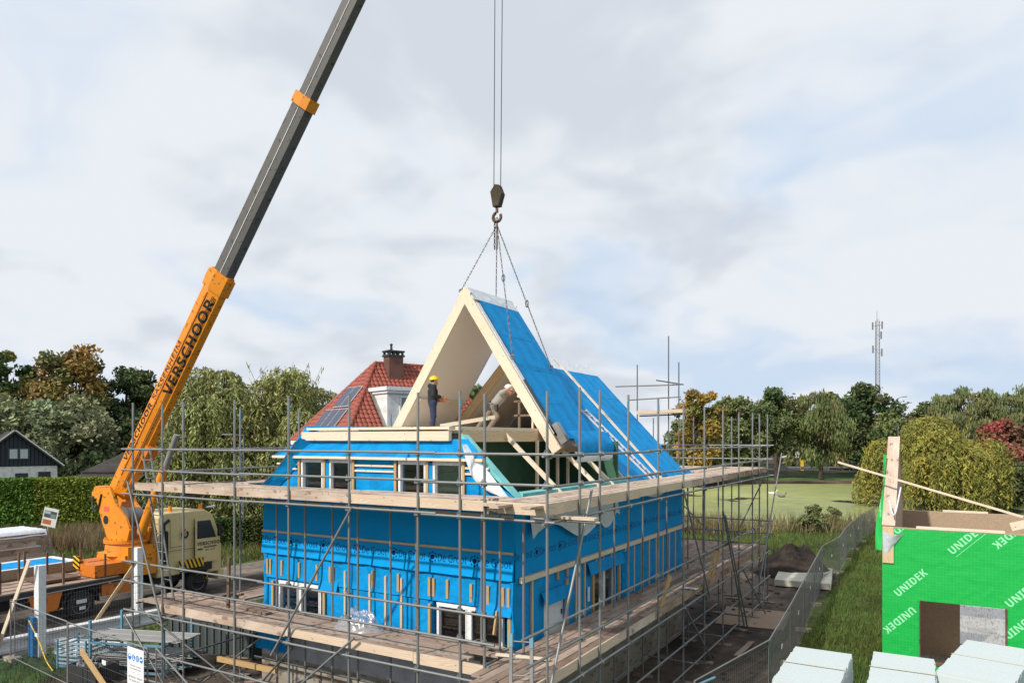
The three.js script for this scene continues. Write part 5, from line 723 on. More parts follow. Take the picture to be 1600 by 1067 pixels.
{ const d = 175; [[1245, 705, 60, 9], [1318, 712, 40, 7]].forEach(([px, top, w, h], i) => { const o = at(pxl(px, d), d, 1.0), t = thing('far_building', i ? 'low dark building behind the far road beside the pine' : 'pale far building half hidden behind the pond trees', 'building', o, TH), ww = (w / 1128) * d; part(t, 'wall', bx(ww, 4.5, 6, 0, 2.25, -3), i ? M.dark : std(0.1, 0.075, 0.06, 0.9)); part(t, 'roof', bx(ww + 0.5, 0.3, 6.5, 0, 4.65, -3), M.roofDark); for (let k = 0; k < 3; k++) part(t, 'window', bx(1.4, 1.5, 0.1, -ww / 3 + (k * ww) / 3, 2.5, 0.05), M.plaster); }); }

// ---------- green wrapped house shell ----------
{ const z0 = -10.2, x0 = 7.0, x1 = 14.5, Hh = 4.72, t = thing('green_wrapped_shell', 'unfinished house shell wrapped in green printed membrane with an open window', 'house');
  const gt = printTex(1024, 1024, '#ffffff', (g, w, h) => {}, [1, 1]);
  const green = printTex(1024, 1024, '#0aa743', (g, w, h) => {
    g.strokeStyle = 'rgba(120,235,160,0.28)'; g.lineWidth = 2; for (let k = 0; k < w; k += 32) { g.beginPath(); g.moveTo(k, 0); g.lineTo(k, h); g.moveTo(0, k); g.lineTo(w, k); g.stroke(); }
    const put = (x, y, r) => { g.save(); g.translate(x, y); g.rotate(r); g.fillStyle = 'rgba(185,232,200,0.8)'; g.font = 'bold 108px sans-serif'; g.fillText('UNIDEK', 0, 0); g.restore(); };
    for (const [ox, oy] of [[0, 0], [w, 0], [0, h], [w, h], [-w, 0], [0, -h]]) { put(180 + ox, 560 + oy, -0.78); g.save(); g.translate(560 + ox, 330 + oy); g.rotate(-0.78 + Math.PI); g.fillStyle = 'rgba(185,232,200,0.8)'; g.font = 'bold 108px sans-serif'; g.fillText('UNIDEK', -330, -40); g.restore(); put(690 + ox, 1070 + oy, -0.78); g.strokeStyle = 'rgba(190,235,205,0.8)'; g.lineWidth = 5; g.beginPath(); g.moveTo(215 + ox, 575 + oy); g.lineTo(520 + ox, 270 + oy); g.stroke(); }
  }, [0.36, 0.36]);
  const gm = new THREE.MeshStandardMaterial({ map: green, roughness: 0.5, bumpMap: wrinkle, bumpScale: 0.02 }), wx0 = 7.98, wx1 = 10.15, wy0 = 0.75, wy1 = 2.62;
  part(t, 'front_wall', ext(rect(x0, 0, x1, Hh), 0.02, [rect(wx0, wy0, wx1, wy1).reverse()]).translate(0, 0, z0), gm);
  part(t, 'front_core', ext(rect(x0 + 0.02, 0, x1, Hh + 0.02), 0.26, [rect(wx0, wy0, wx1, wy1).reverse()]).translate(0, 0, z0 - 0.265), M.chip);
  part(t, 'window_lining', merge([bx(wx1 - wx0, 0.03, 0.34, (wx0 + wx1) / 2, wy0 + 0.012, z0 - 0.12), bx(0.03, wy1 - wy0, 0.34, wx1 - 0.014, (wy0 + wy1) / 2, z0 - 0.12), bx(0.03, wy1 - wy0, 0.34, wx0 + 0.014, (wy0 + wy1) / 2, z0 - 0.12)]), M.rust);
  // gable wall seen along its raking edge
  part(t, 'gable_wall', ext([[0.3, 0], [6.6, 0], [6.6, Hh + 0.1], [3.4, 7.4], [0.3, Hh]], 0.3).rotateY(Math.PI / 2).translate(x0, 0, z0), M.chip);
  part(t, 'raking_timber', beam([x0 + 0.15, Hh + 0.02, z0 - 0.3], [x0 + 0.15, 7.47, z0 - 3.45], 0.36, 0.09), M.toe); part(t, 'raking_timber', beam([x0 + 0.15, 7.47, z0 - 3.4], [x0 + 0.15, Hh + 0.1, z0 - 6.65], 0.34, 0.09), M.woodB);
  part(t, 'corner_post', bx(0.3, 1.1, 0.05, x0 + 0.16, Hh - 0.5, z0 + 0.05), M.woodB);
  part(t, 'membrane_fold', grid((u, v) => [x0 - 0.03 - lerp(0.18, 0.07, v) * u - 0.05 * Math.sin(v * 7) * u, lerp(4.0, 6.9, v), z0 - 0.2 - 2.2 * v - 0.15 * u + 0.1 * fbm(v * 5, u, 2, 3)], 5, 24, 1, 4), Object.assign(gm.clone(), { side: THREE.DoubleSide })); part(t, 'membrane_fold', grid((u, v) => [x0 + 0.02 + 0.6 * u * (0.2 + 0.8 * v), lerp(3.95, 4.66, v) - 0.12 * Math.sin(u * 3), z0 + 0.05 + 0.2 * Math.sin((1 - u) * 2.0) * v], 12, 10, 1, 1), Object.assign(M.foil.clone(), { side: THREE.DoubleSide })).userData.label = 'peeled back white corner of the green membrane';
  part(t, 'rear_wall', merge([bx(x1 - x0 - 0.3, 1.4, 0.28, (x0 + x1) / 2 + 0.15, Hh - 0.7, z0 - 6.5), bx(0.3, Hh - 1.4, 0.28, x0 + 1.2, (Hh - 1.4) / 2, z0 - 6.5)]), M.chip); part(t, 'wall_plate', bx(1.4, 0.06, 0.3, 9.3, Hh + 0.03, z0 - 6.5), M.wood); part(t, 'wall_plate', bx(2.2, 0.06, 0.28, 9.0, Hh + 0.05, z0 - 0.13), M.wood);
  part(t, 'partition', bx(2.05, 3.4, 0.15, 8.05, 1.7, z0 - 3.2), M.chip); part(t, 'floor_slab', bx(x1 - x0 - 0.7, 0.2, 15, (x0 + x1) / 2 + 0.1, 0.12, z0 - 7.9), std(0.5, 0.5, 0.48, 0.12, { map: oldWoodTex })); part(t, 'sill_beam', bx(5.5, 0.18, 0.2, 10.5, 0.5, z0 - 3.6), M.rust);
  part(t, 'roof_stub', ext([[0, 0], [1.1, 0], [0.1, 1.0]], 0.3).rotateY(-0.4).translate(11.3, Hh - 0.25, z0 - 1.3), gm); part(t, 'roof_stub', beam([11.35, 5.55, z0 - 1.2], [12.3, 4.6, z0 - 1.6], 0.4, 0.08), M.foil); part(t, 'roof_stub', beam([10.4, 4.75, z0 - 2], [11.5, 5.15, z0 - 1.6], 0.2, 0.25), M.wood);
  const sling = new THREE.TubeGeometry(new THREE.CatmullRomCurve3([V3(7.15, 5.5, z0 - 0.55), V3(7.3, 5.1, z0 - 0.1), V3(7.45, 5.9, z0 - 1.2)]), 16, 0.025, 6); part(t, 'white_strap', sling, M.white);
  leaner('long thin timber lath leaning over the green shell', hit(1310, 722, 'z', z0 - 1.6), hit(1600, 808, 'z', z0 + 0.2), 0.04, 0.06, M.wood, 'timber_lath'); }
// foam insulation packs in front of it
function foam(label, x, z, w, d, h, turn, rows) { const t = thing('foam_board_pack', label, 'foam pack', [x, 0, z], turn, 'white foam board packs'), n = Math.round(h / rows); for (let k = 0; k < n; k++) part(t, 'foam_board', bx(w - RR(0, 0.02), rows - 0.012, d - RR(0, 0.02), RR(-0.012, 0.012), (k + 0.5) * rows, RR(-0.012, 0.012)), M.eps); for (let q = 0; q < 16; q++) part(t, 'board_edge', bx(w - 0.02 - RR(0, 0.03), 0.08 + RR(0, 0.02), d / 16 - 0.05, RR(-0.01, 0.01), n * rows + 0.03, -d / 2 + (q + 0.5) * d / 16), M.eps); part(t, 'strap', merge([bx(w + 0.02, 0.006, 0.03, 0, n * rows + 0.085, 0), bx(0.006, n * rows, 0.03, -w / 2 - 0.01, n * rows / 2, 0), bx(0.006, n * rows, 0.03, w / 2 + 0.01, n * rows / 2, 0)]), std(0.55, 0.5, 0.35, 0.6)); }
foam('pack of ribbed white foam boards close to the mesh fence', 6.25, -1.75, 1.22, 2.7, 2.6, 0.0, 0.26); foam('pack of ribbed white foam boards standing between the two others', 7.85, -2.35, 1.2, 2.5, 2.6, 0.02, 0.26); foam('turned pack of ribbed white foam boards below the window opening', 9.4, -4.1, 1.35, 3.1, 2.6, -0.2, 0.26);

// ---------- fences ----------
function fencePanel(label, a, b, group, mesh, h = 2.0) {
  const A = V3(...a), d = V3(...b).sub(A), L = d.length(), u = d.clone().normalize(), t = thing('fence_panel', label, 'fence', a, 0, group), P = (s, y) => [u.x * s, y + u.y * s, u.z * s];
  part(t, 'frame', merge([tubeG(P(0.03, 0.02), P(0.03, h), 0.021), tubeG(P(L - 0.03, 0.02), P(L - 0.03, h), 0.021), tubeG(P(0.03, h), P(L - 0.03, h), 0.021), tubeG(P(0.03, 0.15), P(L - 0.03, 0.15), 0.016)]), M.galv);
  const wires = []; for (let s = 0.12; s < L; s += 0.11) { const g = bx(0.005, h - 0.2, 0.005); const p = P(s, h / 2 + 0.05); wires.push(g.translate(...p)); } for (let y = 0.3; y < h; y += 0.26) wires.push(beam(P(0.03, y), P(L - 0.03, y), 0.006, 0.006)); part(t, 'wire_mesh', merge(wires), M.galvDark, 'stuff');
  if (mesh) part(t, 'mesh_cloth', grid((x, y) => { const s = x * L; return [u.x * s - u.z * 0.015, 0.12 + y * (h - 0.2), u.z * s + u.x * 0.015]; }, 12, 4, L, h), netM);
  part(t, 'foot_block', merge([bx(0.6, 0.13, 0.22, 0, 0.065, 0)]), M.concrete); const tag = part(t, 'name_tag', bx(0.22, 0.12, 0.012).rotateY(Math.atan2(-u.z, u.x)), M.white); const q = P(L * 0.5, h * 0.62); tag.position.set(q[0] + (mesh ? -u.z * 0.03 : -u.z * 0.015), q[1], q[2] + u.x * 0.03); return t;
}
const netTex = (() => { const n = 64, d = new Uint8Array(n * n * 4); for (let j = 0; j < n; j++) for (let i = 0; i < n; i++) { const on = i % 8 < 5 || j % 8 < 5, o = (j * n + i) * 4; d[o] = d[o + 1] = d[o + 2] = on ? 255 : 0; d[o + 3] = 255; } const t = new THREE.DataTexture(d, n, n); t.wrapS = t.wrapT = THREE.RepeatWrapping; t.repeat.set(6, 6); t.magFilter = THREE.LinearFilter; t.needsUpdate = true; return t; })();
const netM = new THREE.MeshPhysicalMaterial({ color: new THREE.Color(0.07, 0.1, 0.085), roughness: 0.9, side: THREE.DoubleSide, transparent: true, opacity: 0.4 });
const FL = ['dark mesh clad fence panel beside the open wire panel at the scaffold corner', 'dark mesh clad fence panel next to the plywood sheet', 'dark mesh clad fence panel between the plywood sheet and the concrete slab', 'dark mesh clad fence panel standing just short of the concrete slab', 'dark mesh clad fence panel passing the concrete slab', 'dark mesh clad fence panel beside the soil heap', 'dark mesh clad fence panel just past the soil heap', 'dark mesh clad fence panel in the meadow beyond the soil heap', 'dark mesh clad fence panel beside the small thin bush', 'dark mesh clad fence panel ending at the pond shore'];
{ const pts = [[3.77, -1.5], [4.55, -5.82], [4.3, -10.5], [4.0, -15.2], [3.7, -20], [3.39, -24.96], [3.72, -29.0], [3.55, -34], [3.58, -38.5], [3.65, -43], [4.02, -49.5]]; for (let i = 0; i < pts.length - 1; i++) fencePanel(i === 0 ? 'open wire fence panel beside the scaffold corner, next to the blue tube' : FL[i - 1], [pts[i][0], 0, pts[i][1]], [pts[i + 1][0], 0, pts[i + 1][1]], i ? 'mesh clad fence panels along the plot' : undefined, i > 0); }
fencePanel('wire fence panel in front of the white post with blue foot', [-18.27, 0, 2.3], [-13.78, 0, 2.8]); fencePanel('wire fence panel carrying the white safety sign', [-13.7, 0, 2.85], [-9.1, 0, 3.25]); fencePanel('wire fence panel turned towards the lower deck beside the safety sign', [-9.0, 0, 3.1], [-5.6, 0, 4.5]); fencePanel('wire fence panel along the crane truck', [-18.25, 0, 2.2], [-18.8, 0, -2.6]);
fencePanel('low wire fence panel lying below the front scaffold', hit(373, 1052, 'y', 1.1).map((q, i) => (i === 1 ? 0 : q)), hit(430, 1075, 'y', 1.1).map((q, i) => (i === 1 ? 0 : q)), undefined, false, 1.1);
{ const b = tube(scene, 'blue_tube', [3.2, 1.85, 0.4], [4.1, 2.0, -2.0], 0.03, M.tubeBlue); b.name = numbered('blue_tube'); info(b, 'pale blue tube resting on the wire fence by the scaffold', 'tube'); }
{ // safety sign on the fence
  const sg = printTex(256, 400, '#eef0ee', (g, w, h) => { for (let k = 0; k < 4; k++) { g.fillStyle = '#1c74b8'; g.beginPath(); g.arc(36 + k * 61, 78, 27, 0, 7); g.fill(); g.fillStyle = '#eef0ee'; if (k === 0) { g.beginPath(); g.arc(36, 74, 16, 3.14, 0); g.fill(); } if (k === 1) { g.fillRect(88, 58, 10, 36); g.fillRect(88, 84, 24, 10); } if (k === 2) { g.fillRect(146, 60, 6, 36); g.fillRect(164, 60, 6, 36); } if (k === 3) { g.fillRect(200, 70, 38, 12); } }
    g.fillStyle = '#222222'; g.font = 'bold 17px sans-serif'; g.textAlign = 'center'; g.fillText('VERBODEN TOEGANG', w / 2, 150); g.fillText('VOOR ONBEVOEGDEN', w / 2, 174); g.font = '14px sans-serif'; g.fillText('ART. 461 WETB. V. STRAFRECHT', w / 2, 202); g.font = 'bold 24px sans-serif'; g.fillText('BETREDEN TERREIN', w / 2, 244); g.fillText('OP EIGEN RISICO', w / 2, 272); g.fillStyle = '#e06a1c'; g.fillRect(0, 296, w, 104); }, [1, 1]);
  const o = hit(214, 1045, 'z', 3.28), m = part(scene, 'safety_sign', new THREE.BoxGeometry(0.82, 1.3, 0.015), new THREE.MeshStandardMaterial({ map: sg, roughness: 0.5 })); m.position.set(o[0], 1.32, 3.33); m.rotation.y = -0.08; info(m, 'white safety sign with blue pictograms hung on the wire fence', 'sign'); }
// ---------- left corner of the plot ----------
function column(label, x, z, h, blue) { const t = thing('white_post', label, 'post', [x, 0, z]); part(t, 'shaft', bx(0.3, h, 0.24, 0, h / 2, 0), M.white); if (blue) part(t, 'blue_foot', bx(0.3, 1.35, 0.1, -0.08, 0.7, 0.22), std(0.01, 0.2, 0.5, 0.5, { map: grimeTex })); return t; }
column('tall white boxed post with a blue foot by the wire fence', -18.0, 1.5, 3.1, true); column('tall white boxed post beside the crane turret', -19.6, -3.0, 3.0, false);
leaner('timber prop leaning on the white post with blue foot', [-19.3, 0.3, 2.2], [-18.0, 3.3, 1.85], 0.05, 0.12, M.wood, 'timber_prop'); leaner('timber prop leaning on the white post near the turret', [-19.4, 0.2, -1.0], [-19.3, 2.5, -2.75], 0.05, 0.12, M.woodB, 'timber_prop');
leaner('timber lath leaning at the edge of the plot beside the striped outrigger', [-18.6, 0.1, 3.4], [-18.9, 1.6, 2.8], 0.05, 0.09, M.wood, 'timber_prop'); leaner('broad timber board leaning against the fence by the tube rack', hit(165, 1075, 'z', 3.5), hit(126, 1017, 'z', 3.0), 0.04, 0.2, M.woodY, 'timber_prop');
for (const [lab, x0, z0, x1, z1] of [['white profiled beam lying along the street edge', -19.6, 3.5, -18.9, -3.4], ['short white profiled beam lying behind the wire fence', -17.9, 1.0, -15.2, 0.2]]) { const t = part(scene, 'white_beam', merge([beam([0, 0.24, 0], [x1 - x0, 0.24, z1 - z0], 0.22, 0.36), beam([0, 0.45, 0], [x1 - x0, 0.45, z1 - z0], 0.36, 0.08), beam([0, 0.06, 0], [x1 - x0, 0.06, z1 - z0], 0.4, 0.1)]), M.white); t.position.set(x0, 0, z0); info(t, lab, 'beam'); }
{ const t = thing('outrigger_leg', 'black and yellow striped outrigger beam of the crane', 'outrigger', [-20.2, 0, 2.6]); part(t, 'beam', bx(2.6, 0.4, 0.4, 0, 0.75, 0), stripeM); part(t, 'jack', merge([tubeG([1.1, 0.05, 0], [1.1, 0.9, 0], 0.1), bx(0.6, 0.1, 0.6, 1.1, 0.05, 0)]), M.dark); }
{ const t = thing('tube_rack', 'blue rack stacked with scaffold tubes behind the wire fence', 'rack', [-13.6, 0, 0.6], 0.35); for (const [x, z] of [[-1.3, -0.7], [-1.3, 0.7], [1.3, -0.7], [1.3, 0.7]]) part(t, 'upright', bx(0.07, 1.7, 0.07, x, 0.85, z), M.tubeBlue); for (const y of [0.15, 1.0]) part(t, 'cross_bar', merge([bx(0.06, 0.06, 1.4, -1.3, y, 0), bx(0.06, 0.06, 1.4, 1.3, y, 0), bx(2.6, 0.06, 0.06, 0, y, 0.7), bx(2.6, 0.06, 0.06, 0, y, -0.7)]), M.tubeBlue); let n = 0; for (let r = 0; r < 7; r++) for (let k = 0; k < 12; k++) { const y = 0.24 + r * 0.055, z = -0.58 + k * 0.1 + (r % 2) * 0.03; tube(t, 'stored_tube', [-1.75 + RR(-0.2, 0.2), y, z], [1.75 + RR(-0.2, 0.2), y, z], 0.026, n++ % 5 ? M.galvDark : M.tubeBlue); } for (let k = 0; k < 12; k++) tube(t, 'stored_tube', [-1.7 + RR(-0.2, 0.2), 1.08, -0.58 + k * 0.1], [1.7, 1.08, -0.58 + k * 0.1], 0.026, k % 5 ? M.galvDark : M.galv); }
{ const t = thing('coupler_crate', 'pale blue mesh crate beside the tube rack', 'crate', [-15.6, 0, 1.4], 0.3); part(t, 'crate_floor', bx(1.1, 0.06, 0.8, 0, 0.1, 0), M.tubeBlue); const sl = []; for (let y = 0.2; y < 0.95; y += 0.13) part(t, 'slat', merge([bx(1.1, 0.06, 0.02, 0, y, 0.4), bx(1.1, 0.06, 0.02, 0, y, -0.4), bx(0.02, 0.06, 0.8, 0.55, y, 0), bx(0.02, 0.06, 0.8, -0.55, y, 0)]), std(0.3, 0.42, 0.48, 0.5)); for (const [x, z] of [[-0.55, 0.41], [0.55, 0.41], [-0.55, -0.41], [0.55, -0.41]]) part(t, 'corner_post', bx(0.05, 0.95, 0.05, x, 0.5, z), M.tubeBlue); }
{ const t = thing('black_crate', 'black box full of loose couplers behind the fence', 'crate', [-13.9, 0, 2.0], 0.2); part(t, 'box', merge([bx(1.2, 0.5, 0.05, 0, 0.3, 0.4), bx(1.2, 0.5, 0.05, 0, 0.3, -0.4), bx(0.05, 0.5, 0.75, 0.58, 0.3, 0), bx(0.05, 0.5, 0.75, -0.58, 0.3, 0), bx(1.15, 0.04, 0.75, 0, 0.06, 0)]), M.dark); const g = []; for (let k = 0; k < 70; k++) g.push(couplerG.clone().rotateY(R() * 6).rotateX(R() * 6).translate(RR(-0.5, 0.5), RR(0.2, 0.6), RR(-0.32, 0.32))); part(t, 'loose_couplers', merge(g), M.coupler, 'stuff'); }
{ const t = thing('dark_container', 'low dark grey container behind the tube rack', 'container', [-13.2, 0, -2.2], 0.2); part(t, 'body', bx(3.6, 1.15, 1.4, 0, 0.6, 0), std(0.06, 0.075, 0.075, 0.6, { map: grimeTex })); for (let k = 0; k < 12; k++) part(t, 'rib', bx(0.08, 1.0, 0.05, -1.65 + k * 0.3, 0.6, 0.72), std(0.07, 0.085, 0.085, 0.6)); part(t, 'rim', merge([bx(3.7, 0.08, 0.1, 0, 1.2, 0.7), bx(3.7, 0.08, 0.1, 0, 1.2, -0.7)]), M.galvDark); }
{ const t = part(scene, 'yellow_strap', new THREE.TubeGeometry(new THREE.CatmullRomCurve3([V3(-17.9, 1.3, 1.9), V3(-17.0, 0.7, 2.0), V3(-16.4, 0.25, 2.1), V3(-15.8, 0.04, 2.2)]), 24, 0.02, 5), M.yellow); info(t, 'yellow strap hanging from the white post to the ground', 'strap'); }
{ const g = grid((u, v) => [lerp(-0.7, 0.5, u) + 0.1 * fbm(u * 4, v * 4, 1, 2), lerp(0, 0.85 + 0.2 * Math.sin(u * 4), v) , 0.12 + 0.22 * fbm(u * 5, v * 3, 7, 3) + 0.2 * (1 - v)], 28, 14, 2, 1.4), m = part(scene, 'blue_tarpaulin', g, Object.assign(M.blue.clone(), { side: THREE.DoubleSide })); m.position.set(-7.7, 1.45, 0.1); info(m, 'blue membrane offcut draped below the lower deck', 'tarpaulin'); }
// ---------- right side odds and ends ----------
{ const o = hit(1258, 897, 'y', 0.35), t = thing('concrete_slab', 'pale concrete slab lying on the soil beside the mesh fence', 'slab', [o[0], 0, o[2]], 0.1); part(t, 'slab', new THREE.BoxGeometry(2.6, 0.3, 4.6).translate(0, 0.22, 0), std(0.58, 0.56, 0.45, 0.85, { map: grimeTex })); part(t, 'bearer', bx(2.2, 0.08, 0.2, 0, 0.04, 1), M.woodOld); }
{ const a = hit(1178, 965, 'y', 0.03), t = part(scene, 'plywood_sheet', bx(2.6, 0.02, 3.2), M.chip); t.position.set(a[0], 0.03, a[2]); t.rotation.y = 0.1; info(t, 'brown plywood sheet lying under the scaffold feet', 'plywood'); }
{ const d = 230, o = at(pxl(1371, d), d, 1), Hm = pyh(492, d) - 1, t = thing('telecom_mast', 'grey lattice telecom mast rising above the far pine', 'mast', o, TH); for (const [x, z] of [[-0.75, 0.5], [0.75, 0.5], [0, -0.7]]) part(t, 'leg', tubeG([x, 0, z], [x * 0.8, Hm - 2, z * 0.8], 0.14, 0.11, 6), M.galv); const l = []; for (let y = 6; y < Hm - 2; y += 1.1) { const k = 1 - 0.2 * (y / Hm); l.push(tubeG([-0.75 * k, y, 0.5 * k], [0.75 * k, y + 1.1, 0.5 * k], 0.06, 0.06, 4), tubeG([-0.75 * k, y, 0.5 * k], [0.75 * k, y, 0.5 * k], 0.05, 0.05, 4), tubeG([0.75 * k, y, 0.5 * k], [0, y + 1.1, -0.7 * k], 0.05, 0.05, 4)); } part(t, 'lattice', merge(l), M.galv); for (const [x, y] of [[-1.5, Hm - 3.6], [1.5, Hm - 3.3], [-1.4, Hm - 11], [1.4, Hm - 12], [1.2, Hm - 6.5]]) part(t, 'antenna', merge([bx(0.4, 2.4, 0.25, x, y, 0.3), bx(Math.abs(x), 0.1, 0.1, x / 2, y, 0.3)]), M.galv); part(t, 'spire', tubeG([0, Hm - 2.2, 0], [0, Hm + 1.5, 0], 0.09, 0.05, 5), M.galv); }
for (const [px, top, d, lab] of [[1404, 622, 140, 'tall grey street lamp beside the far pine'], [1413, 631, 160, 'smaller grey street lamp behind the first along the road']]) { const o = at(pxl(px, d), d, 1.3), h = pyh(top, d) - 1.3, t = thing('street_lamp', lab, 'lamp', o, TH); part(t, 'pole', tubeG([0, 0, 0], [0, h, 0], 0.11, 0.07, 7), M.galv); part(t, 'arm', tubeG([0, h, 0], [1.0, h + 0.25, 0], 0.06, 0.05, 6), M.galv); part(t, 'lamp_head', bx(0.8, 0.16, 0.3, 1.3, h + 0.26, 0), M.galv); }
{ const d = 50, o = at(pxl(380, d), d), h = pyh(680, d), t = thing('street_lamp', 'street lamp with flat head in front of the willow', 'lamp', o, TH); part(t, 'pole', tubeG([0, 0, 0], [0, h, 0], 0.07, 0.05, 7), M.galvDark); part(t, 'arm', tubeG([0, h, 0], [-0.9, h + 0.05, 0], 0.035, 0.035, 6), M.galvDark); part(t, 'lamp_head', bx(0.7, 0.09, 0.22, -1.1, h + 0.06, 0), M.galv); }
function car(label, px, d, col, turn) { const t = thing('parked_car', label, 'car', at(pxl(px, d), d, 1.34), TH + turn); const paint = std(...col, 0.3); part(t, 'body', ext([[-2.1, 0.3], [2.1, 0.3], [2.15, 0.75], [1.3, 0.9], [-2.0, 0.95], [-2.15, 0.7]], 1.6, [], 0.06).translate(0, 0, -0.8), paint); part(t, 'cabin', ext([[-1.8, 0.95], [1.2, 0.92], [0.5, 1.42], [-1.3, 1.45]], 1.4, [], 0.05).translate(0, 0, -0.7), M.dark); part(t, 'roof', bx(1.7, 0.06, 1.35, -0.4, 1.5, 0), paint); for (const x of [-1.3, 1.35]) for (const z of [-0.75, 0.75]) part(t, 'wheel', new THREE.CylinderGeometry(0.32, 0.32, 0.2, 16).rotateX(Math.PI / 2).translate(x, 0.32, z), M.rubber); }
car('white car parked on the far road beside the willow', 1335, 142, [0.6, 0.6, 0.62], 0.2); car('dark car parked on the far road behind the pond', 1312, 143, [0.03, 0.03, 0.035], 0);
{ const t = thing('road_marker', 'yellow marker post beside the far road', 'marker', at(pxl(1254, 137), 137, 1.3), TH); part(t, 'post', bx(0.5, 2.2, 0.3, 0, 1.1, 0), M.yellow); part(t, 'cap', bx(0.6, 0.15, 0.4, 0, 2.27, 0), M.dark); }
{ // swans on the pond
  for (const [px, py, lab] of [[1208, 772, 'small pale bird resting on the pond beside the dark patch'], [1222, 776, 'grey bird swimming on the pond next to the pale one']]) { const o = hit(px, py, 'y', 0.1), g = []; g.push(new THREE.SphereGeometry(0.3, 12, 8).scale(1.5, 0.6, 0.8).translate(0, 0.1, 0), tubeG([0.35, 0.15, 0], [0.5, 0.5, 0], 0.07, 0.05), new THREE.SphereGeometry(0.08, 8, 6).translate(0.54, 0.54, 0), tubeG([0.58, 0.53, 0], [0.7, 0.5, 0], 0.03, 0.01), tubeG([-0.35, 0.14, 0], [-0.6, 0.22, 0], 0.12, 0.02)); const m = part(scene, 'water_bird', merge(g), lab.startsWith('small') ? M.white : M.galvDark); m.position.set(...o); info(m, lab, 'bird'); } }
{ // garden railing beyond the cab
  const t = thing('garden_railing', 'dark garden railing beyond the cream truck cab', 'railing', [-16.0, 0, -12]); for (let k = 0; k < 40; k++) part(t, 'bar', bx(0.03, 1.1, 0.03, 0, 0.6, -k * 0.3), M.galvDark); part(t, 'rail', merge([bx(0.05, 0.05, 12, 0, 1.1, -5.85), bx(0.05, 0.05, 12, 0, 0.25, -5.85)]), M.galvDark); }
// ---------- people ----------
// one continuous surface round tapered bones, joined with a smooth minimum
function flesh(bones, cx, cy, cz, half, res, k = 0.03) {
  const mc = new MarchingCubes(res, M.skin, false, false, 120000), n = mc.size, hs = n / 2, f = mc.field; mc.isolation = 0;
  const B = bones.map(([a, b, ra, rb = ra]) => { const d = [b[0] - a[0], b[1] - a[1], b[2] - a[2]]; return { a, d, l: d[0] * d[0] + d[1] * d[1] + d[2] * d[2] || 1e-9, ra, rb }; });
  for (let z = 0; z < n; z++) for (let y = 0; y < n; y++) for (let x = 0; x < n; x++) {
    const px = ((x - hs) / hs) * half + cx, py = ((y - hs) / hs) * half + cy, pz = ((z - hs) / hs) * half + cz; let m = 1;
    for (const { a, d, l, ra, rb } of B) { const vx = px - a[0], vy = py - a[1], vz = pz - a[2], t = Math.min(1, Math.max(0, (vx * d[0] + vy * d[1] + vz * d[2]) / l)), s = Math.hypot(vx - d[0] * t, vy - d[1] * t, vz - d[2] * t) - (ra + (rb - ra) * t); const h = Math.max(0, k - Math.abs(m - s)) / k; m = Math.min(m, s) - h * h * k * 0.25; }
    f[x + y * n + z * n * n] = -m;
  }
  mc.update(); const c = mc.count ?? mc.geometry.drawRange.count, g = new THREE.BufferGeometry();
  g.setAttribute('position', new THREE.BufferAttribute(mc.positionArray.slice(0, c * 3), 3)); g.setAttribute('normal', new THREE.BufferAttribute(mc.normalArray.slice(0, c * 3), 3));
  g.scale(half, half, half); g.translate(cx, cy, cz); g.computeVertexNormals(); return g;
}
// hand: palm, four unequal bent fingers and a thumb; f = pointing direction, u = back of the hand, s = side the thumb leaves from
function handBones(w, f, u, s, curl) {
  const F = V3(...f).normalize(), U = V3(...u).normalize(), S = V3(...s).normalize(), W = V3(...w), P = (a, b, c) => W.clone().addScaledVector(F, a).addScaledVector(S, b).addScaledVector(U, c).toArray(), o = [[P(0, 0, 0), P(0.07, 0.02, 0), 0.022, 0.02], [P(0.01, 0, 0), P(0.075, -0.025, 0), 0.022, 0.018]];
  [[0.03, 0.075, 0.036], [0.01, 0.085, 0.042], [-0.012, 0.08, 0.039], [-0.032, 0.068, 0.03]].forEach(([b, a, l]) => { const e = P(a + l * 0.9, b * 1.1, -curl * 0.3 * l), t = P(a + l * (1.5 - curl * 0.6), b * 1.12, -curl * l * 1.1); o.push([P(a, b, 0), e, 0.0095, 0.009], [e, t, 0.009, 0.0075]); });
  const th = P(0.05, 0.058, -0.012); o.push([P(0.015, 0.025, -0.005), th, 0.012, 0.011], [th, P(0.085, 0.064, -0.02), 0.0105, 0.008]); return o;
}
function headBones(h, f) {   // h = head centre, f = facing direction
  const F = V3(...f).normalize(), Sd = V3(-F.z, 0, F.x), Hc = V3(...h), P = (a, b, c) => Hc.clone().addScaledVector(F, a).addScaledVector(V3(0, 1, 0), b).addScaledVector(Sd, c).toArray();
  return [[P(-0.02, 0.03, 0), P(0.01, 0.0, 0), 0.092, 0.088], [P(0.03, -0.06, 0), P(0.06, -0.08, 0), 0.06, 0.045], [P(0.085, 0.005, 0), P(0.112, -0.025, 0), 0.012, 0.015], [P(0.07, -0.06, -0.015), P(0.07, -0.06, 0.015), 0.028], [P(-0.01, 0, 0.088), P(-0.01, -0.035, 0.086), 0.018, 0.014], [P(-0.01, 0, -0.088), P(-0.01, -0.035, -0.086), 0.018, 0.014]];
}
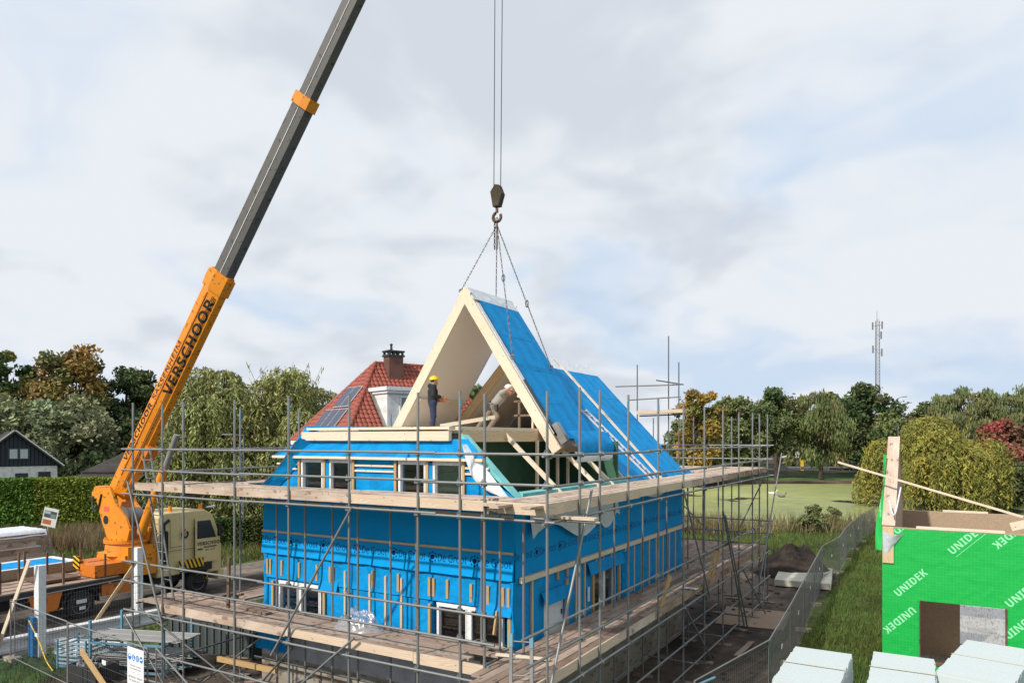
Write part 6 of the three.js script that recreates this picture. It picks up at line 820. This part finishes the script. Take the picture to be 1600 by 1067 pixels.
function person(label, pos, turn, j, cloth) {
  const t = thing('person', label, 'person', pos, turn), lerp3 = (a, b, f) => a.map((v, i) => v + (b[i] - v) * f);
  const torso = [[j.pelvis, j.chest, 0.125, 0.135], [j.chest, j.neck, 0.12, 0.06], [j.shL, j.shR, 0.07], [j.hipL, j.hipR, 0.11]];
  const limb = (s, g = 0) => [[j['sh' + s], j['el' + s], 0.052 + g, 0.043 + g], [j['el' + s], j['wr' + s], 0.042 + g, 0.03 + g]], leg = (s, g = 0) => [[j['hip' + s], j['kn' + s], 0.085 + g, 0.06 + g], [j['kn' + s], j['an' + s], 0.058 + g, 0.042 + g]];
  const feet = (g) => ['L', 'R'].flatMap((s) => [[j['an' + s], [j['an' + s][0] - 0.02, j['an' + s][1] - 0.03, j['an' + s][2]], 0.045 + g], [[j['an' + s][0] - 0.03, j['an' + s][1] - 0.045, j['an' + s][2]], j['toe' + s], 0.036 + g, 0.03 + g]]);
  const skin = flesh([...torso, ...limb('L'), ...limb('R'), ...leg('L'), ...leg('R'), ...feet(-0.004), [j.neck, j.head, 0.055, 0.055], ...headBones(j.head, j.face)], 0, 0.85, 0, 1.0, 84);
  const hands = ['L', 'R'].map((s) => flesh(handBones(j['wr' + s], j['hf' + s], j['hu' + s], j['hs' + s], cloth.curl), j['wr' + s][0] + 0.03, j['wr' + s][1], j['wr' + s][2], 0.2, 70, 0.008));
  const strip = (g) => { for (const n of Object.keys(g.attributes)) if (n !== 'position' && n !== 'normal') g.deleteAttribute(n); return g.index ? g.toNonIndexed() : g; };
  part(t, 'body', mergeGeometries([skin, ...hands].map(strip)), M.skin);
  const headF = V3(...j.face).normalize(), hd = V3(...j.head), sd = V3(-headF.z, 0, headF.x);
  part(t, 'eyes', merge([-1, 1].map((s) => { const p = hd.clone().addScaledVector(headF, 0.083).addScaledVector(sd, s * 0.033); return new THREE.SphereGeometry(0.011, 8, 6).translate(p.x, p.y + 0.008, p.z); })), M.dark);
  const hp = hd.clone().addScaledVector(headF, -0.025); part(t, 'hair', new THREE.SphereGeometry(0.1, 18, 12, 0, 6.283, 0, 1.9).scale(1.0, 1, 0.98).translate(hp.x, hp.y + 0.022, hp.z), std(0.02, 0.014, 0.01, 0.8));
  const top = [[j.pelvis, j.chest, 0.15, 0.16], [j.chest, lerp3(j.chest, j.neck, 0.8), 0.145, 0.085], [j.shL, j.shR, 0.09]];
  for (const s of ['L', 'R']) cloth.long ? top.push(...limb(s, 0.02)) : top.push([j['sh' + s], lerp3(j['sh' + s], j['el' + s], 0.62), 0.078, 0.07]);
  if (cloth.hood) top.push([lerp3(j.chest, j.neck, 0.7), [j.neck[0] - 0.1, j.neck[1] - 0.02, j.neck[2]], 0.1, 0.075]);
  part(t, cloth.long ? 'jacket' : 'shirt', flesh(top, 0, 0.85, 0, 1.0, 88), cloth.topM);
  part(t, 'trousers', flesh([[j.pelvis, lerp3(j.pelvis, j.chest, 0.22), 0.145, 0.14], [j.hipL, j.hipR, 0.125], ...leg('L', 0.02), ...leg('R', 0.02), [lerp3(j.knL, j.anL, 0.5), j.anL, 0.075, 0.072], [lerp3(j.knR, j.anR, 0.5), j.anR, 0.075, 0.072]], 0, 0.85, 0, 1.0, 88), cloth.legM);
  part(t, 'boots', flesh(feet(0.014), 0, 0.2, 0, 1.0, 84, 0.02), std(0.13, 0.085, 0.05, 0.8));
  const hat = cloth.hat, q = hd.clone().addScaledVector(headF, -0.01), hm = part(t, 'helmet', merge([new THREE.SphereGeometry(0.128, 24, 12, 0, 6.283, 0, 1.45).scale(1.12, 1.02, 0.95), new THREE.CylinderGeometry(0.135, 0.142, 0.018, 24).scale(1.1, 1, 0.95).translate(0, 0.01, 0), new THREE.CylinderGeometry(0.075, 0.08, 0.012, 18).scale(1, 1, 1.1).translate(0.13, 0.004, 0), ...[-0.03, 0.03].map((z) => new THREE.TorusGeometry(0.13, 0.008, 5, 16, 2.4).scale(1.1, 1.02, 1).rotateZ(0.37).translate(0, 0, z))]), hat);
  hm.position.set(q.x, q.y + 0.045, q.z); hm.rotation.y = Math.atan2(-headF.z, headF.x); hm.rotation.z = cloth.tilt ?? 0; return t;
}
{ const o = hit(676, 667, 'z', -3.55);
  const p = person('person in a yellow helmet, black hooded jacket and blue trousers holding a crane remote', [o[0], 7.67, -3.55], TH + 0.3, { pelvis: [0, 0.9, 0], chest: [0.0, 1.22, 0], neck: [0.01, 1.42, 0], head: [0.05, 1.54, 0], face: [1, -0.12, -0.15], shL: [0, 1.36, -0.17], shR: [0, 1.36, 0.17], elL: [-0.02, 1.1, -0.25], elR: [-0.03, 1.1, 0.25], wrL: [0.2, 1.06, -0.14], wrR: [0.2, 1.06, 0.14], hfL: [1, -0.05, 0.35], hfR: [1, -0.05, -0.35], huL: [0, 1, 0], huR: [0, 1, 0], hsL: [0.2, 0, 1], hsR: [0.2, 0, -1], hipL: [0, 0.86, -0.08], hipR: [0, 0.86, 0.08], knL: [0.03, 0.47, -0.1], knR: [0.01, 0.47, 0.11], anL: [0.0, 0.09, -0.12], anR: [-0.04, 0.09, 0.13], toeL: [0.16, 0.035, -0.14], toeR: [0.12, 0.035, 0.16] }, { long: true, hood: true, curl: 1, topM: std(0.018, 0.019, 0.022, 0.9, { map: null }), legM: std(0.02, 0.03, 0.075, 0.9), hat: std(0.8, 0.55, 0.01, 0.35) });
  const q = p.position, r = thing('crane_remote', 'orange brown crane remote box held at the waist by the helmeted person', 'remote control', [q.x + Math.cos(TH + 0.3) * 0.3, q.y + 0.97, q.z - Math.sin(TH + 0.3) * 0.3], TH + 0.3); part(r, 'case', ext([[-0.1, -0.05], [0.1, -0.05], [0.12, 0.04], [-0.12, 0.04]], 0.24, [], 0.015).translate(0, 0, -0.12), std(0.35, 0.12, 0.04, 0.5)); for (const z of [-0.06, 0.06]) part(r, 'joystick', merge([tubeG([0.02, 0.05, z], [0.02, 0.1, z], 0.008), new THREE.SphereGeometry(0.016, 8, 6).translate(0.02, 0.11, z)]), M.black);
  person('person in a white cap, grey t-shirt and tool belt pushing the hanging roof panel', [-3.43, 7.67, -4.62], 0.08, { pelvis: [-0.05, 0.8, 0], chest: [0.2, 1.06, 0], neck: [0.36, 1.2, 0], head: [0.47, 1.26, 0], face: [1, -0.45, 0], shL: [0.3, 1.17, -0.18], shR: [0.3, 1.17, 0.18], elL: [0.52, 1.22, -0.22], elR: [0.52, 1.27, 0.22], wrL: [0.74, 1.38, -0.14], wrR: [0.74, 1.41, 0.14], hfL: [0.35, 1, 0], hfR: [0.35, 1, 0], huL: [-1, 0.3, 0], huR: [-1, 0.3, 0], hsL: [0, 0, 1], hsR: [0, 0, -1], hipL: [-0.06, 0.77, -0.09], hipR: [-0.04, 0.77, 0.09], knL: [-0.38, 0.46, -0.1], knR: [0.12, 0.44, 0.12], anL: [-0.68, 0.12, -0.12], anR: [-0.14, 0.1, 0.14], toeL: [-0.54, 0.035, -0.12], toeR: [0.02, 0.035, 0.15] }, { long: false, curl: 0.15, topM: std(0.3, 0.29, 0.27, 0.9), legM: std(0.2, 0.155, 0.115, 0.9), hat: std(0.75, 0.75, 0.73, 0.5), tilt: -0.35 });
  const tb = thing('tool_belt', 'dark tool belt with pouches and hammer around the waist of the bending person', 'tool belt', [-3.47, 8.5, -4.62], 0.08); part(tb, 'belt', new THREE.TorusGeometry(0.16, 0.025, 6, 24).rotateX(Math.PI / 2).rotateZ(-0.7), M.black); part(tb, 'pouch', merge([bx(0.12, 0.2, 0.1, 0.12, -0.12, 0.14), bx(0.12, 0.22, 0.1, -0.1, -0.08, 0.16)]), M.dark); part(tb, 'hammer', merge([tubeG([-0.02, 0.02, 0.21], [0.08, -0.28, 0.22], 0.014), bx(0.1, 0.03, 0.03, -0.02, 0.03, 0.21)]), M.galv); }
renderer.render(scene, camera);
